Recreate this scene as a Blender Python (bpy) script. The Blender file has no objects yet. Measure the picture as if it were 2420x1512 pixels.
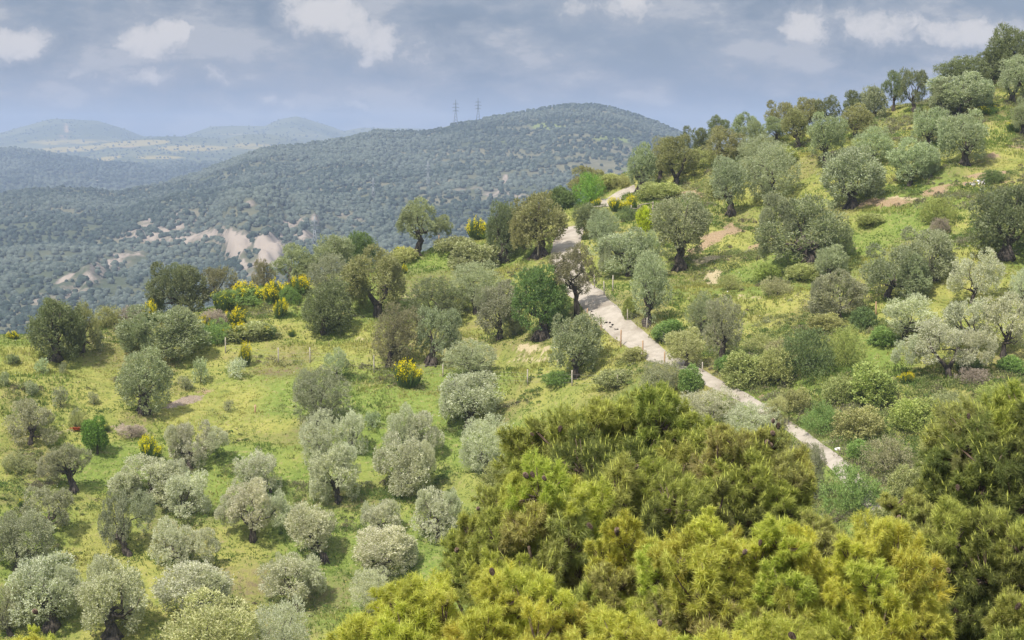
import bpy, math
import numpy as np
from mathutils import Vector, Matrix

# ------------------------------------------------------------------ camera, sky, sun, exposure
F = 4853.0                       # focal length in photo units (frame 2420 x 1512)
PITCH = math.atan(426.0 / F)
SP, CP = math.sin(PITCH), math.cos(PITCH)
scene = bpy.context.scene
COL = scene.collection
cam_d = bpy.data.cameras.new('camera')
cam_d.sensor_width = 36.0
cam_d.lens = 36.0 * F / 2420.0
cam_d.clip_start = 0.5
cam_d.clip_end = 60000.0
cam = bpy.data.objects.new('camera', cam_d)
COL.objects.link(cam)
cam.rotation_euler = (math.pi / 2 - PITCH, 0, 0)
scene.camera = cam

SUN_EL, SUN_AZ = 56.0, 222.0     # azimuth clockwise from +Y (the viewing direction): behind, to the left
sd = bpy.data.lights.new('sun', 'SUN')
sd.energy = 3.7
sd.angle = math.radians(2.0)
sd.color = (1.0, 0.93, 0.82)
sun = bpy.data.objects.new('sun', sd)
COL.objects.link(sun)
_a, _e = math.radians(SUN_AZ), math.radians(SUN_EL)
sun_dir = Vector((math.sin(_a) * math.cos(_e), math.cos(_a) * math.cos(_e), math.sin(_e)))
sun.rotation_euler = sun_dir.to_track_quat('Z', 'Y').to_euler()

scene.view_settings.view_transform = 'Standard'
scene.view_settings.look = 'None'
scene.view_settings.gamma = 1.0
scene.view_settings.exposure = 0.80
scene.cycles.use_denoising = True
scene.cycles.volume_bounces = 1
scene.cycles.max_bounces = 7
scene.cycles.diffuse_bounces = 3
scene.cycles.transmission_bounces = 4
scene.cycles.transparent_max_bounces = 8

world = bpy.data.worlds.new('World')
scene.world = world
world.use_nodes = True


class NT:
    """small helper to write node trees"""
    def __init__(self, tree):
        self.t = tree
        tree.nodes.clear()

    def n(self, kind, ins=None, **props):
        nd = self.t.nodes.new(kind)
        for k, v in props.items():
            setattr(nd, k, v)
        for k, v in (ins or {}).items():
            self.set(nd, k, v)
        return nd

    def set(self, nd, k, v):
        s = nd.inputs[k]
        if isinstance(v, bpy.types.NodeSocket):
            self.t.links.new(v, s)
        elif isinstance(v, bpy.types.Node):
            self.t.links.new(v.outputs[0], s)
        else:
            s.default_value = v

    def m(self, op, a, b=0.0, c=None, clamp=False):
        nd = self.n('ShaderNodeMath', operation=op, use_clamp=clamp)
        self.set(nd, 0, a)
        self.set(nd, 1, b)
        if c is not None:
            self.set(nd, 2, c)
        return nd.outputs[0]

    def mix(self, f, a, b, mode='MIX'):
        nd = self.n('ShaderNodeMix', data_type='RGBA', blend_type=mode)
        self.set(nd, 0, f)
        self.set(nd, 6, a)
        self.set(nd, 7, b)
        return nd.outputs[2]

    def ramp(self, f, stops):
        nd = self.n('ShaderNodeMapRange', interpolation_type='SMOOTHSTEP')
        self.set(nd, 0, f)
        self.set(nd, 1, stops[0])
        self.set(nd, 2, stops[1])
        self.set(nd, 3, stops[2] if len(stops) > 2 else 0.0)
        self.set(nd, 4, stops[3] if len(stops) > 3 else 1.0)
        return nd.outputs[0]

    def noise(self, vec, scale, detail=4.0, rough=0.55, out=0):
        nd = self.n('ShaderNodeTexNoise')
        if vec is not None:
            self.set(nd, 'Vector', vec)
        self.set(nd, 'Scale', scale)
        self.set(nd, 'Detail', detail)
        self.set(nd, 'Roughness', rough)
        return nd.outputs[out]


def build_sky():
    t = NT(world.node_tree)
    sky = t.n('ShaderNodeTexSky', sky_type='NISHITA', sun_disc=False)
    sky.sun_elevation = math.radians(SUN_EL)
    sky.sun_rotation = math.radians(SUN_AZ)
    sky.air_density = 1.2
    sky.dust_density = 1.5
    tc = t.n('ShaderNodeTexCoord')
    sep = t.n('ShaderNodeSeparateXYZ', {0: tc.outputs['Generated']})
    # clouds are laid out on a flat cloud-field: bearing and height above the horizon
    ya = t.m('ADD', t.m('ABSOLUTE', sep.outputs[1]), 0.02)
    ax = t.m('MULTIPLY', t.m('DIVIDE', sep.outputs[0], ya), 48.53)     # 1 unit = 100 photo units
    az = t.m('MULTIPLY', t.m('DIVIDE', sep.outputs[2], ya), 48.53)
    v = t.n('ShaderNodeCombineXYZ', {0: ax, 1: az, 2: 0.0}).outputs[0]
    # warp for ragged outlines
    w1 = t.n('ShaderNodeVectorMath', {0: t.noise(v, 0.9, 6, 0.62, 1), 1: (0.5, 0.5, 0.5)}, operation='SUBTRACT').outputs[0]
    w2 = t.n('ShaderNodeVectorMath', {0: t.noise(v, 3.2, 5, 0.6, 1), 1: (0.5, 0.5, 0.5)}, operation='SUBTRACT').outputs[0]
    s1 = t.n('ShaderNodeVectorMath', {0: w1, 1: (1.1, 0.6, 0)}, operation='MULTIPLY').outputs[0]
    s2 = t.n('ShaderNodeVectorMath', {0: w2, 1: (0.35, 0.22, 0)}, operation='MULTIPLY').outputs[0]
    vv = t.n('ShaderNodeVectorMath', {0: v, 1: s1}, operation='ADD').outputs[0]
    vv = t.n('ShaderNodeVectorMath', {0: vv, 1: s2}, operation='ADD').outputs[0]
    total = None
    #        x, y (photo units), half width, half height, brightness, softness
    clouds = [(775, 45, 95, 50, 1.0, .6), (720, 15, 45, 45, .7, .8), (850, 90, 80, 45, .7, .8), (915, 110, 60, 60, .9, .6),
              (985, 130, 110, 50, .6, .9), (375, 112, 85, 42, 1.0, .7), (425, 85, 45, 28, 1.0, .7),
              (50, 108, 95, 38, .95, .7), (-20, 90, 70, 50, .8, .8), (1450, 25, 140, 38, .75, .8), (1270, 138, 95, 32, .5, .9),
              (1240, 10, 60, 30, .5, .9), (1890, 75, 110, 62, .7, .7), (2060, 80, 170, 55, .75, .8), (2260, 85, 130, 42, .9, .7),
              (1850, 150, 260, 45, .4, 1.), (300, 40, 60, 26, .45, .9), (380, 185, 260, 28, .6, 1.), (760, 245, 330, 24, .6, 1.),
              (930, 225, 60, 35, .5, .9), (1500, 110, 160, 25, .3, 1.), (640, 100, 110, 80, .25, 1.), (2100, 190, 300, 40, .3, 1.),
              (150, 235, 260, 26, .35, 1.), (1650, 60, 120, 30, .35, 1.), (-400, 60, 200, 90, .6, .9), (2750, 40, 260, 90, .6, .9)]
    for (cx, cy, hw, hh, br, so) in clouds:
        mp = t.n('ShaderNodeMapping', {0: vv}, vector_type='TEXTURE')
        mp.inputs['Location'].default_value = ((cx - 1210) / 100, (330 - cy) / 100, 0)
        mp.inputs['Scale'].default_value = (hw / 80, hh / 80, 1)
        ln = t.n('ShaderNodeVectorMath', {0: mp.outputs[0]}, operation='LENGTH').outputs['Value']
        # a soft mound: full in the middle, fading a long way out, cut shorter toward its top
        k = t.m('MULTIPLY', t.ramp(ln, (1.15 + so * 1.1, 0.0)), br)
        total = k if total is None else t.m('MAXIMUM', total, k)
    st = t.n('ShaderNodeVectorMath', {0: v, 1: (0.55, 1.25, 1)}, operation='MULTIPLY').outputs[0]
    bil = t.noise(vv, 1.25, 8, 0.62)
    bank = t.ramp(t.noise(st, 0.62, 7, 0.6), (0.37, 0.60, 0.0, 0.72))
    puff = t.ramp(t.m('ADD', total, t.m('MULTIPLY', t.m('SUBTRACT', bil, 0.5), 1.15)), (0.05, 0.95))
    puff = t.m('MULTIPLY', puff, t.ramp(total, (0.02, 0.35)))
    cover = t.m('MAXIMUM', puff, bank, clamp=True)
    dark = t.ramp(t.noise(st, 0.33, 4, 0.5), (0.35, 0.65))
    base = t.mix(dark, (0.105, 0.152, 0.245, 1), (0.180, 0.232, 0.335, 1))
    low = t.ramp(az, (2.4, -0.3))
    base = t.mix(t.m('MULTIPLY', low, 0.7), base, (0.20, 0.27, 0.40, 1))
    ccol = t.mix(t.ramp(cover, (0.55, 1.0)), (0.285, 0.305, 0.375, 1), (0.64, 0.60, 0.60, 1))
    col = t.mix(t.ramp(cover, (0.0, 0.8)), base, ccol)
    # overhead, out of view, the sky is brightened to add soft fill light
    nrm = t.n('ShaderNodeVectorMath', {0: tc.outputs['Generated']}, operation='NORMALIZE').outputs[0]
    zen = t.ramp(t.n('ShaderNodeSeparateXYZ', {0: nrm}).outputs[2], (0.16, 0.6))
    col = t.mix(zen, col, (0.98, 1.0, 1.04, 1))
    bg1 = t.n('ShaderNodeBackground', {0: sky.outputs[0], 1: 0.10})
    bg2 = t.n('ShaderNodeBackground', {0: col, 1: 0.63})
    mx = t.n('ShaderNodeMixShader', {0: 0.88, 1: bg1, 2: bg2})
    out = t.n('ShaderNodeOutputWorld', {0: mx})


build_sky()

# ------------------------------------------------------------------ helpers
rng = np.random.default_rng(7)


def ray(px, py):
    """direction through a point of the photo, scaled so that its forward (Y) part is 1"""
    u = (np.asarray(px, float) - 1210.0) / F
    v = (756.0 - np.asarray(py, float)) / F
    y = CP + v * SP
    return u / y, np.ones_like(y), (-SP + v * CP) / y


def pt(px, py, d):
    x, y, z = ray(px, py)
    return np.array([x * d, y * d, z * d])


def to_px(P):
    P = np.asarray(P, float)
    dep = P[..., 1] * CP - P[..., 2] * SP
    up = P[..., 1] * SP + P[..., 2] * CP
    return 1210 + F * P[..., 0] / dep, 756 - F * up / dep


def _hash(i, j, k):
    h = (i * 374761393 + j * 668265263 + k * 2147483647) & 0xffffffff
    h = ((h ^ (h >> 13)) * 1274126177) & 0xffffffff
    h = (h ^ (h >> 16)) & 0xffffffff
    return h.astype(np.float64) / 4294967295.0


def vnoise(x, y, seed=0):
    xi, yi = np.floor(x).astype(np.int64), np.floor(y).astype(np.int64)
    fx, fy = x - xi, y - yi
    fx, fy = fx * fx * (3 - 2 * fx), fy * fy * (3 - 2 * fy)
    s = np.int64(seed * 7919 + 13)
    a = _hash(xi, yi, s)
    b = _hash(xi + 1, yi, s)
    c = _hash(xi, yi + 1, s)
    d = _hash(xi + 1, yi + 1, s)
    return (a * (1 - fx) + b * fx) * (1 - fy) + (c * (1 - fx) + d * fx) * fy


def fbm(x, y, sc, octaves=4, seed=0, rough=0.5):
    x, y = np.asarray(x, float) / sc, np.asarray(y, float) / sc
    r, a, t = 0.0, 1.0, 0.0
    for o in range(octaves):
        r = r + a * vnoise(x + o * 17.3, y - o * 9.1, seed + o)
        t += a
        a *= rough
        x, y = x * 2.03, y * 2.03
    return r / t


def sstep(a, b, x):
    t = np.clip((x - a) / (b - a), 0, 1)
    return t * t * (3 - 2 * t)


def mesh_np(name, verts, faces, mat=None, attrs=None, smooth=False, fattr=None):
    """verts (n,3), faces (m,k) or list of such arrays"""
    me = bpy.data.meshes.new(name)
    verts = np.asarray(verts, np.float32)
    fl = faces if isinstance(faces, list) else [faces]
    fl = [np.asarray(f, np.int32) for f in fl if len(f)]
    nl = sum(f.size for f in fl)
    npoly = sum(len(f) for f in fl)
    me.vertices.add(len(verts))
    me.vertices.foreach_set('co', verts.ravel())
    me.loops.add(nl)
    me.loops.foreach_set('vertex_index', np.concatenate([f.ravel() for f in fl]))
    me.polygons.add(npoly)
    cnt = np.concatenate([np.full(len(f), f.shape[1], np.int32) for f in fl])
    st = np.concatenate([[0], np.cumsum(cnt)[:-1]]).astype(np.int32)
    me.polygons.foreach_set('loop_start', st)
    me.polygons.foreach_set('loop_total', cnt)
    if smooth:
        me.polygons.foreach_set('use_smooth', np.ones(npoly, bool))
    me.update(calc_edges=True)
    for k, a in (attrs or {}).items():
        a = np.asarray(a, np.float32)
        if a.ndim == 1:
            at = me.attributes.new(k, 'FLOAT', 'POINT')
            at.data.foreach_set('value', a)
        else:
            at = me.attributes.new(k, 'FLOAT_VECTOR', 'POINT')
            at.data.foreach_set('vector', a.ravel())
    if mat is not None:
        me.materials.append(mat)
    return me


def link(name, data, parent=None, loc=None, label=None, cat=None, group=None, kind=None, color=None):
    o = bpy.data.objects.new(name, data)
    COL.objects.link(o)
    if loc is not None:
        o.location = [float(c) for c in loc]
    if parent is not None:
        o.parent = parent
    if label:
        o['label'] = label
    if cat:
        o['category'] = cat
    if group:
        o['group'] = group
    if kind:
        o['kind'] = kind
    if color is not None:
        o.color = (*color, 1.0)
    return o


def tube(path, radii, seg=7, twist=0.0, rough=0.0, seed=0):
    """tapered tube along a path: verts, quads (closed at the tip)"""
    P = np.asarray(path, float)
    n = len(P)
    T = np.gradient(P, axis=0)
    T /= np.linalg.norm(T, axis=1)[:, None] + 1e-9
    ref = np.array([0.3, 1.0, 0.1])
    r = np.random.default_rng(seed)
    V = []
    for i in range(n):
        a = np.cross(T[i], ref)
        a /= np.linalg.norm(a) + 1e-9
        b = np.cross(T[i], a)
        th = np.linspace(0, 2 * math.pi, seg, endpoint=False) + twist * i
        rr = radii[i] * (1 + rough * (r.random(seg) - 0.5))
        V.append(P[i] + np.outer(np.cos(th) * rr, a) + np.outer(np.sin(th) * rr, b))
    V = np.concatenate(V)
    q = []
    for i in range(n - 1):
        for j in range(seg):
            k = (j + 1) % seg
            q.append((i * seg + j, i * seg + k, (i + 1) * seg + k, (i + 1) * seg + j))
    V = np.vstack([V, P[-1], P[0]])
    tr = [((n - 1) * seg + j, (n - 1) * seg + (j + 1) % seg, n * seg) for j in range(seg)]
    tr += [((j + 1) % seg, j, n * seg + 1) for j in range(seg)]
    return V, np.array(q), np.array(tr)


class Acc:
    """collects several pieces of geometry that make ONE mesh"""
    def __init__(self):
        self.v, self.q, self.t, self.n = [], [], [], 0

    def add(self, V, Q=None, T=None):
        V = np.asarray(V, float)
        self.v.append(V)
        if Q is not None and len(Q):
            self.q.append(np.asarray(Q) + self.n)
        if T is not None and len(T):
            self.t.append(np.asarray(T) + self.n)
        self.n += len(V)
        return self

    def tube(self, *a, **k):
        return self.add(*tube(*a, **k))

    def box(self, c, s, R=None):
        c = np.asarray(c, float)
        h = np.asarray(s, float) / 2
        V = np.array([[x, y, z] for x in (-1, 1) for y in (-1, 1) for z in (-1, 1)], float) * h
        if R is not None:
            V = V @ np.asarray(R).T
        Q = [(0, 1, 3, 2), (4, 6, 7, 5), (0, 4, 5, 1), (2, 3, 7, 6), (0, 2, 6, 4), (1, 5, 7, 3)]
        return self.add(V + c, np.array(Q))

    def bar(self, a, b, w):
        return self.tube([a, b], [w / 2, w / 2], seg=4)

    def mesh(self, name, mat, smooth=True, attrs=None):
        fl = []
        if self.q:
            fl.append(np.concatenate(self.q))
        if self.t:
            fl.append(np.concatenate(self.t))
        return mesh_np(name, np.concatenate(self.v), fl, mat, attrs, smooth)


# ------------------------------------------------------------------ materials
def new_mat(name):
    m = bpy.data.materials.new(name)
    m.use_nodes = True
    return m, NT(m.node_tree)


def leaf_mat(name, transl=0.3, spec=0.25, rough=0.55, back=(1.0, 1.0, 1.0), vmin=0.62, vmax=1.38, tip=None):
    """foliage: the object's own colour, varied leaf by leaf (attribute 'v')"""
    m, t = new_mat(name)
    oi = t.n('ShaderNodeObjectInfo')
    at = t.n('ShaderNodeAttribute', attribute_name='v')
    br = t.m('MULTIPLY_ADD', at.outputs['Fac'], vmax - vmin, vmin)
    hs = t.n('ShaderNodeHueSaturation', {'Color': oi.outputs['Color'], 'Value': br,
                                         'Hue': t.m('MULTIPLY_ADD', t.m('FRACT', t.m('MULTIPLY', at.outputs['Fac'], 7.31)), -0.03, 0.515)})
    hs.inputs['Saturation'].default_value = 1.0
    c = hs.outputs[0]
    if tip is not None:
        a2 = t.n('ShaderNodeAttribute', attribute_name='tip')
        c = t.mix(a2.outputs['Fac'], c, tip)
    geo = t.n('ShaderNodeNewGeometry')
    c = t.mix(geo.outputs['Backfacing'], c, t.mix(1.0, c, (*back, 1), 'MULTIPLY'))
    p = t.n('ShaderNodeBsdfPrincipled', {'Base Color': c, 'Roughness': rough, 'Specular IOR Level': spec})
    tl = t.n('ShaderNodeBsdfTranslucent', {0: t.mix(1.0, c, (1.1, 1.15, 0.7, 1), 'MULTIPLY')})
    mx = t.n('ShaderNodeMixShader', {0: transl, 1: p, 2: tl})
    t.n('ShaderNodeOutputMaterial', {0: mx})
    return m


def rough_mat(name, c1, c2, scale, rough=0.9, c3=None, bump=0.4, spec=0.2, detail=6, stretch=(1, 1, 1)):
    m, t = new_mat(name)
    tc = t.n('ShaderNodeTexCoord')
    v = t.n('ShaderNodeVectorMath', {0: tc.outputs['Object'], 1: stretch}, operation='MULTIPLY').outputs[0]
    n = t.noise(v, scale, detail, 0.6)
    c = t.mix(t.ramp(n, (0.35, 0.65)), (*c1, 1), (*c2, 1))
    if c3 is not None:
        n2 = t.noise(v, scale * 0.23, 4, 0.6)
        c = t.mix(t.ramp(n2, (0.5, 0.68)), c, (*c3, 1))
    b = t.n('ShaderNodeBump', {'Height': n, 'Strength': bump, 'Distance': 0.05})
    p = t.n('ShaderNodeBsdfPrincipled', {'Base Color': c, 'Roughness': rough, 'Specular IOR Level': spec, 'Normal': b})
    t.n('ShaderNodeOutputMaterial', {0: p})
    return m


M_LEAF = leaf_mat('olive_leaves', transl=0.38, spec=0.35, rough=0.5, back=(1.15, 1.15, 1.2))
M_BUSH = leaf_mat('bush_leaves', transl=0.32, spec=0.2, vmin=0.5, vmax=1.4)
M_BROOM = leaf_mat('broom_blossom', transl=0.25, spec=0.1, vmin=0.75, vmax=1.15)
M_GRASS = leaf_mat('grass_blades', transl=0.35, spec=0.1, vmin=0.7, vmax=1.3)
M_PINE = leaf_mat('pine_needles', transl=0.5, spec=0.2, rough=0.5, vmin=0.6, vmax=1.4, tip=(0.54, 0.57, 0.13, 1))
M_BARK = rough_mat('olive_bark', (0.035, 0.028, 0.024), (0.12, 0.10, 0.085), 5.0, bump=0.8, stretch=(1, 1, 0.3))
M_PBARK = rough_mat('pine_bark', (0.09, 0.06, 0.045), (0.2, 0.15, 0.12), 6.0, bump=0.8)
M_CONE = rough_mat('pine_cone', (0.10, 0.065, 0.045), (0.24, 0.18, 0.14), 40.0)
M_ROAD = rough_mat('dirt_road', (0.295, 0.265, 0.225), (0.365, 0.33, 0.285), 1.3, c3=(0.23, 0.20, 0.165), bump=0.3, detail=8)
M_POST = rough_mat('concrete_post', (0.42, 0.37, 0.31), (0.55, 0.50, 0.43), 6.0)
M_RUST = rough_mat('weathered_wood_post', (0.42, 0.26, 0.16), (0.55, 0.38, 0.25), 8.0)
M_WOOD = rough_mat('grey_wood', (0.20, 0.17, 0.14), (0.36, 0.31, 0.27), 8.0)
M_WIRE = rough_mat('fence_wire', (0.25, 0.24, 0.22), (0.35, 0.33, 0.3), 8.0, rough=0.6)
M_STEEL = rough_mat('galvanised_steel', (0.07, 0.08, 0.095), (0.10, 0.11, 0.125), 3.0, rough=0.6)
M_STEEL2 = rough_mat('pale_steel', (0.22, 0.24, 0.25), (0.28, 0.30, 0.31), 3.0, rough=0.6)
M_STONE = rough_mat('rubble_stone', (0.30, 0.28, 0.26), (0.60, 0.58, 0.55), 7.0)
M_WHITE = rough_mat('white_stone', (0.68, 0.68, 0.66), (0.8, 0.8, 0.78), 5.0)
M_RED = rough_mat('red_paint', (0.42, 0.06, 0.03), (0.55, 0.12, 0.06), 8.0, rough=0.5)
M_BLACK = rough_mat('dark_dung', (0.02, 0.017, 0.015), (0.05, 0.04, 0.035), 12.0)

# ------------------------------------------------------------------ the near hillside
CTRL = [  # photo x, photo y, distance: where the slope is seen
    (-500, 1512, 162), (-500, 1100, 184), (-500, 850, 212), (-250, 1512, 162), (-250, 1100, 184), (-250, 815, 213),
    (0, 1512, 162), (0, 1300, 172), (0, 1100, 184), (0, 950, 196), (0, 795, 213),
    (300, 1512, 161), (300, 1200, 180), (300, 1000, 195), (300, 850, 210), (300, 760, 222),
    (600, 1512, 160), (600, 1200, 180), (600, 1000, 195), (600, 850, 210), (600, 700, 229),
    (900, 1512, 157), (900, 1200, 179), (900, 1000, 193), (900, 860, 206), (900, 740, 220), (800, 650, 234), (985, 600, 240),
    (1200, 1512, 152), (1200, 1200, 176), (1200, 1000, 190), (1200, 860, 203), (1200, 740, 217), (1200, 620, 233), (1150, 562, 243),
    (1550, 850, 189), (1450, 780, 198), (1380, 710, 208), (1335, 605, 227), (1350, 535, 242), (1260, 530, 247), (1340, 485, 253),
    (1500, 900, 182), (1400, 1000, 180), (1500, 1200, 168), (1600, 1512, 145),
    (1430, 436, 266), (1480, 455, 262), (1600, 445, 254), (1610, 632, 221), (1727, 505, 237), (1600, 560, 232),
    (1800, 960, 173), (1750, 860, 184), (1800, 750, 198), (1800, 640, 214), (1800, 500, 235), (1835, 340, 265), (1730, 345, 272), (1600, 372, 275),
    (2000, 1110, 153), (2000, 950, 169), (2000, 800, 187), (2000, 640, 207), (2010, 490, 226), (1950, 388, 245), (1990, 285, 274),
    (2000, 1300, 142), (2000, 1512, 134),
    (2250, 1250, 143), (2250, 1000, 161), (2240, 885, 173), (2210, 650, 199), (2280, 390, 233), (2240, 272, 259), (2120, 258, 272), (2220, 225, 282),
    (2420, 1512, 130), (2420, 1100, 153), (2420, 850, 175), (2420, 600, 202), (2420, 400, 230), (2420, 250, 258), (2400, 165, 288),
    (2700, 1512, 130), (2700, 1100, 153), (2700, 700, 192), (2700, 400, 232), (2700, 60, 290), (3000, 1100, 153), (3000, 400, 232), (3000, -60, 290)]
SKYL = [(-500, 850, 212), (-250, 815, 213), (0, 795, 213), (300, 760, 222), (600, 700, 229), (800, 650, 234), (985, 600, 240), (1150, 562, 243),
        (1260, 530, 247), (1340, 485, 253), (1430, 436, 266), (1600, 372, 275), (1730, 345, 272), (1990, 285, 274), (2120, 258, 272), (2220, 225, 282),
        (2400, 165, 288), (2700, 60, 290), (3000, -60, 290)]
_cp = [pt(*c) for c in CTRL]
for (x, y, d) in SKYL:
    p = pt(x, y, d)
    for dd, dz in ((14, -3.5), (45, -18), (110, -52), (200, -95)):
        q = p * (1 + dd / d)
        q[2] = p[2] + dz
        _cp.append(q)
for u in (-0.42, -0.28, -0.14, 0.0, 0.14, 0.28, 0.42):
    for d, z in ((112, -43.5), (85, -36.5), (62, -27), (42, -18.5), (22, -9.5), (4, -2.4), (-20, -0.5)):
        _cp.append(np.array([u * max(d, 30), d, z + (3.0 * u if d > 60 else 0)]))
_cp = np.array(_cp)


def tps(d2):
    return 0.5 * d2 * np.log(d2 + 1e-9)


_C = _cp[:, :2] / 100.0
_K = tps(((_C[:, None] - _C[None]) ** 2).sum(-1)) + np.eye(len(_C)) * 2e-4
_P = np.hstack([np.ones((len(_C), 1)), _C])
_A = np.block([[_K, _P], [_P.T, np.zeros((3, 3))]])
_W = np.linalg.solve(_A, np.concatenate([_cp[:, 2], np.zeros(3)]))


def H0(x, y):
    x = np.asarray(x, float) / 100
    y = np.asarray(y, float) / 100
    sh = x.shape
    x, y = x.ravel(), y.ravel()
    out = np.empty(len(x))
    for i in range(0, len(x), 20000):
        X = np.stack([x[i:i + 20000], y[i:i + 20000]], 1)
        d2 = ((X[:, None] - _C[None]) ** 2).sum(-1)
        out[i:i + 20000] = tps(d2) @ _W[:len(_C)] + _W[len(_C)] + X @ _W[-2:]
    return out.reshape(sh)


def cast(px, py, H, d0=118.0, d1=330.0, n=850):
    """first place where the line of sight meets the ground"""
    x, y, z = ray(px, py)
    D = np.linspace(d0, d1, n)
    g = H(x * D, D) - z * D
    hit = np.nonzero(g >= 0)[0]
    i = hit[0] if len(hit) else int(np.argmax(g))
    if i > 0 and len(hit):
        a = g[i - 1] / (g[i - 1] - g[i])
        d = D[i - 1] + a * (D[i] - D[i - 1])
    else:
        d = D[i]
    return np.array([x * d, d, float(H(np.array([x * d]), np.array([d]))[0])])


# road centre line in the photo: x, y, width in metres
ROAD_PX = [(2075, 1215, 1.3), (2040, 1165, 1.4), (2000, 1118, 1.5), (1950, 1072, 1.3), (1900, 1030, 1.1), (1850, 995, 1.0), (1800, 965, 1.2), (1742, 930, 1.4),
           (1660, 891, 1.8), (1590, 855, 2.4), (1530, 822, 2.7), (1490, 793, 2.9), (1440, 750, 3.0), (1405, 715, 3.0), (1378, 688, 3.2), (1352, 650, 3.3),
           (1338, 610, 3.6), (1338, 580, 3.8), (1345, 550, 3.8), (1352, 533, 3.6)]
ROAD2_PX = [(1425, 492, 3.2), (1440, 478, 3.3), (1452, 466, 3.4), (1470, 457, 3.4), (1490, 450, 3.2), (1510, 444, 3.0)]


def road_line(pxs):
    pxs = [(x, y, w * .88) for x, y, w in pxs]
    P = np.array([cast(x, y, H0) for x, y, w in pxs])
    W = np.array([w for _, _, w in pxs])
    s = np.concatenate([[0], np.cumsum(np.linalg.norm(np.diff(P[:, :2], axis=0), axis=1))])
    n = int(s[-1] / 0.45) + 2
    q = np.linspace(0, s[-1], n)
    out = np.stack([np.interp(q, s, P[:, 0]), np.interp(q, s, P[:, 1]), np.interp(q, s, W)], 1)
    k = np.ones(9) / 9
    for c in range(3):
        e = np.concatenate([[out[0, c]] * 4, out[:, c], [out[-1, c]] * 4])
        out[:, c] = np.convolve(e, k, 'valid')
    return out


ROADS = [road_line(ROAD_PX), road_line(ROAD2_PX)]
_RP = np.concatenate(ROADS)[::2]


def road_dist(x, y):
    sh = np.shape(x)
    x, y = np.ravel(x), np.ravel(y)
    out = np.empty(len(x))
    for i in range(0, len(x), 20000):
        d = np.sqrt((x[i:i + 20000, None] - _RP[None, :, 0]) ** 2 + (y[i:i + 20000, None] - _RP[None, :, 1]) ** 2) - _RP[None, :, 2] / 2
        out[i:i + 20000] = d.min(1)
    return out.reshape(sh)


def H(x, y, flat=False):
    x = np.asarray(x, float)
    y = np.asarray(y, float)
    z = H0(x, y)
    m = sstep(110, 130, y)
    r = sstep(0.2, 3.0, road_dist(x, y))
    ter = 0.28 * np.sin(2 * math.pi * (z / 2.4 + 1.1 * fbm(x, y, 26, 2, 5)))
    bump = 1.5 * (fbm(x, y, 13, 3, 1) - 0.5) + 0.55 * (fbm(x, y, 3.2, 3, 2) - 0.5) + 0.2 * (fbm(x, y, 0.9, 2, 3) - 0.5)
    return z + (ter + bump) * m * r


# bare earth and other patches, given where they are seen: x, y, half width, half height, slope of long axis, kind, strength
PATCH = [(1720, 545, 75, 13, -.28, 'red', 1), (1655, 585, 60, 12, -.5, 'red', .9), (1800, 580, 60, 10, -.1, 'red', .6), (1660, 615, 55, 12, -.3, 'pale', .8),
         (1690, 650, 30, 20, -.3, 'pale', .9), (1630, 460, 50, 9, 0, 'red', .9), (2090, 480, 90, 12, -.05, 'red', 1), (2130, 470, 60, 8, 0, 'pale', .8),
         (2210, 450, 45, 12, -.2, 'red', .8), (2260, 435, 50, 7, -.1, 'red', .9), (2340, 412, 60, 8, -.1, 'red', .9), (2200, 425, 30, 8, 0, 'red', .7),
         (2350, 365, 20, 12, 0, 'red', .6), (2410, 345, 30, 8, 0, 'red', .6), (2380, 430, 50, 6, 0, 'red', .5),
         (1255, 822, 45, 10, 0, 'pale', 1), (1280, 850, 90, 8, 0, 'pale', .6), (1130, 800, 30, 6, 0, 'pale', .5), (850, 800, 30, 12, 0, 'pale', .5),
         (1800, 935, 14, 6, 0, 'red', 1), (435, 950, 60, 12, -.25, 'grey', 1), (350, 985, 70, 14, -.2, 'brown', .8), (310, 1015, 60, 14, 0, 'grey', .6),
         (480, 925, 30, 8, 0, 'red', .5), (1740, 700, 90, 14, 0, 'pale', .35), (1900, 700, 80, 12, 0, 'pale', .3), (150, 1020, 60, 6, 0, 'pale', .5),
         (40, 1180, 60, 16, 0, 'brown', .5), (600, 1385, 100, 16, 0, 'brown', .5), (800, 1290, 40, 20, 0, 'brown', .4), (560, 1220, 60, 14, 0, 'red', .35),
         (950, 700, 60, 12, 0, 'pale', .4), (1260, 610, 30, 4, 0, 'red', .7), (2300, 480, 90, 10, 0, 'pale', .3), (1180, 905, 50, 10, 0, 'brown', .4),
         (700, 880, 120, 12, 0, 'brown', .5), (850, 900, 90, 14, 0, 'brown', .6), (1060, 930, 80, 10, 0, 'brown', .4), (560, 845, 80, 10, 0, 'brown', .4)]


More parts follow.
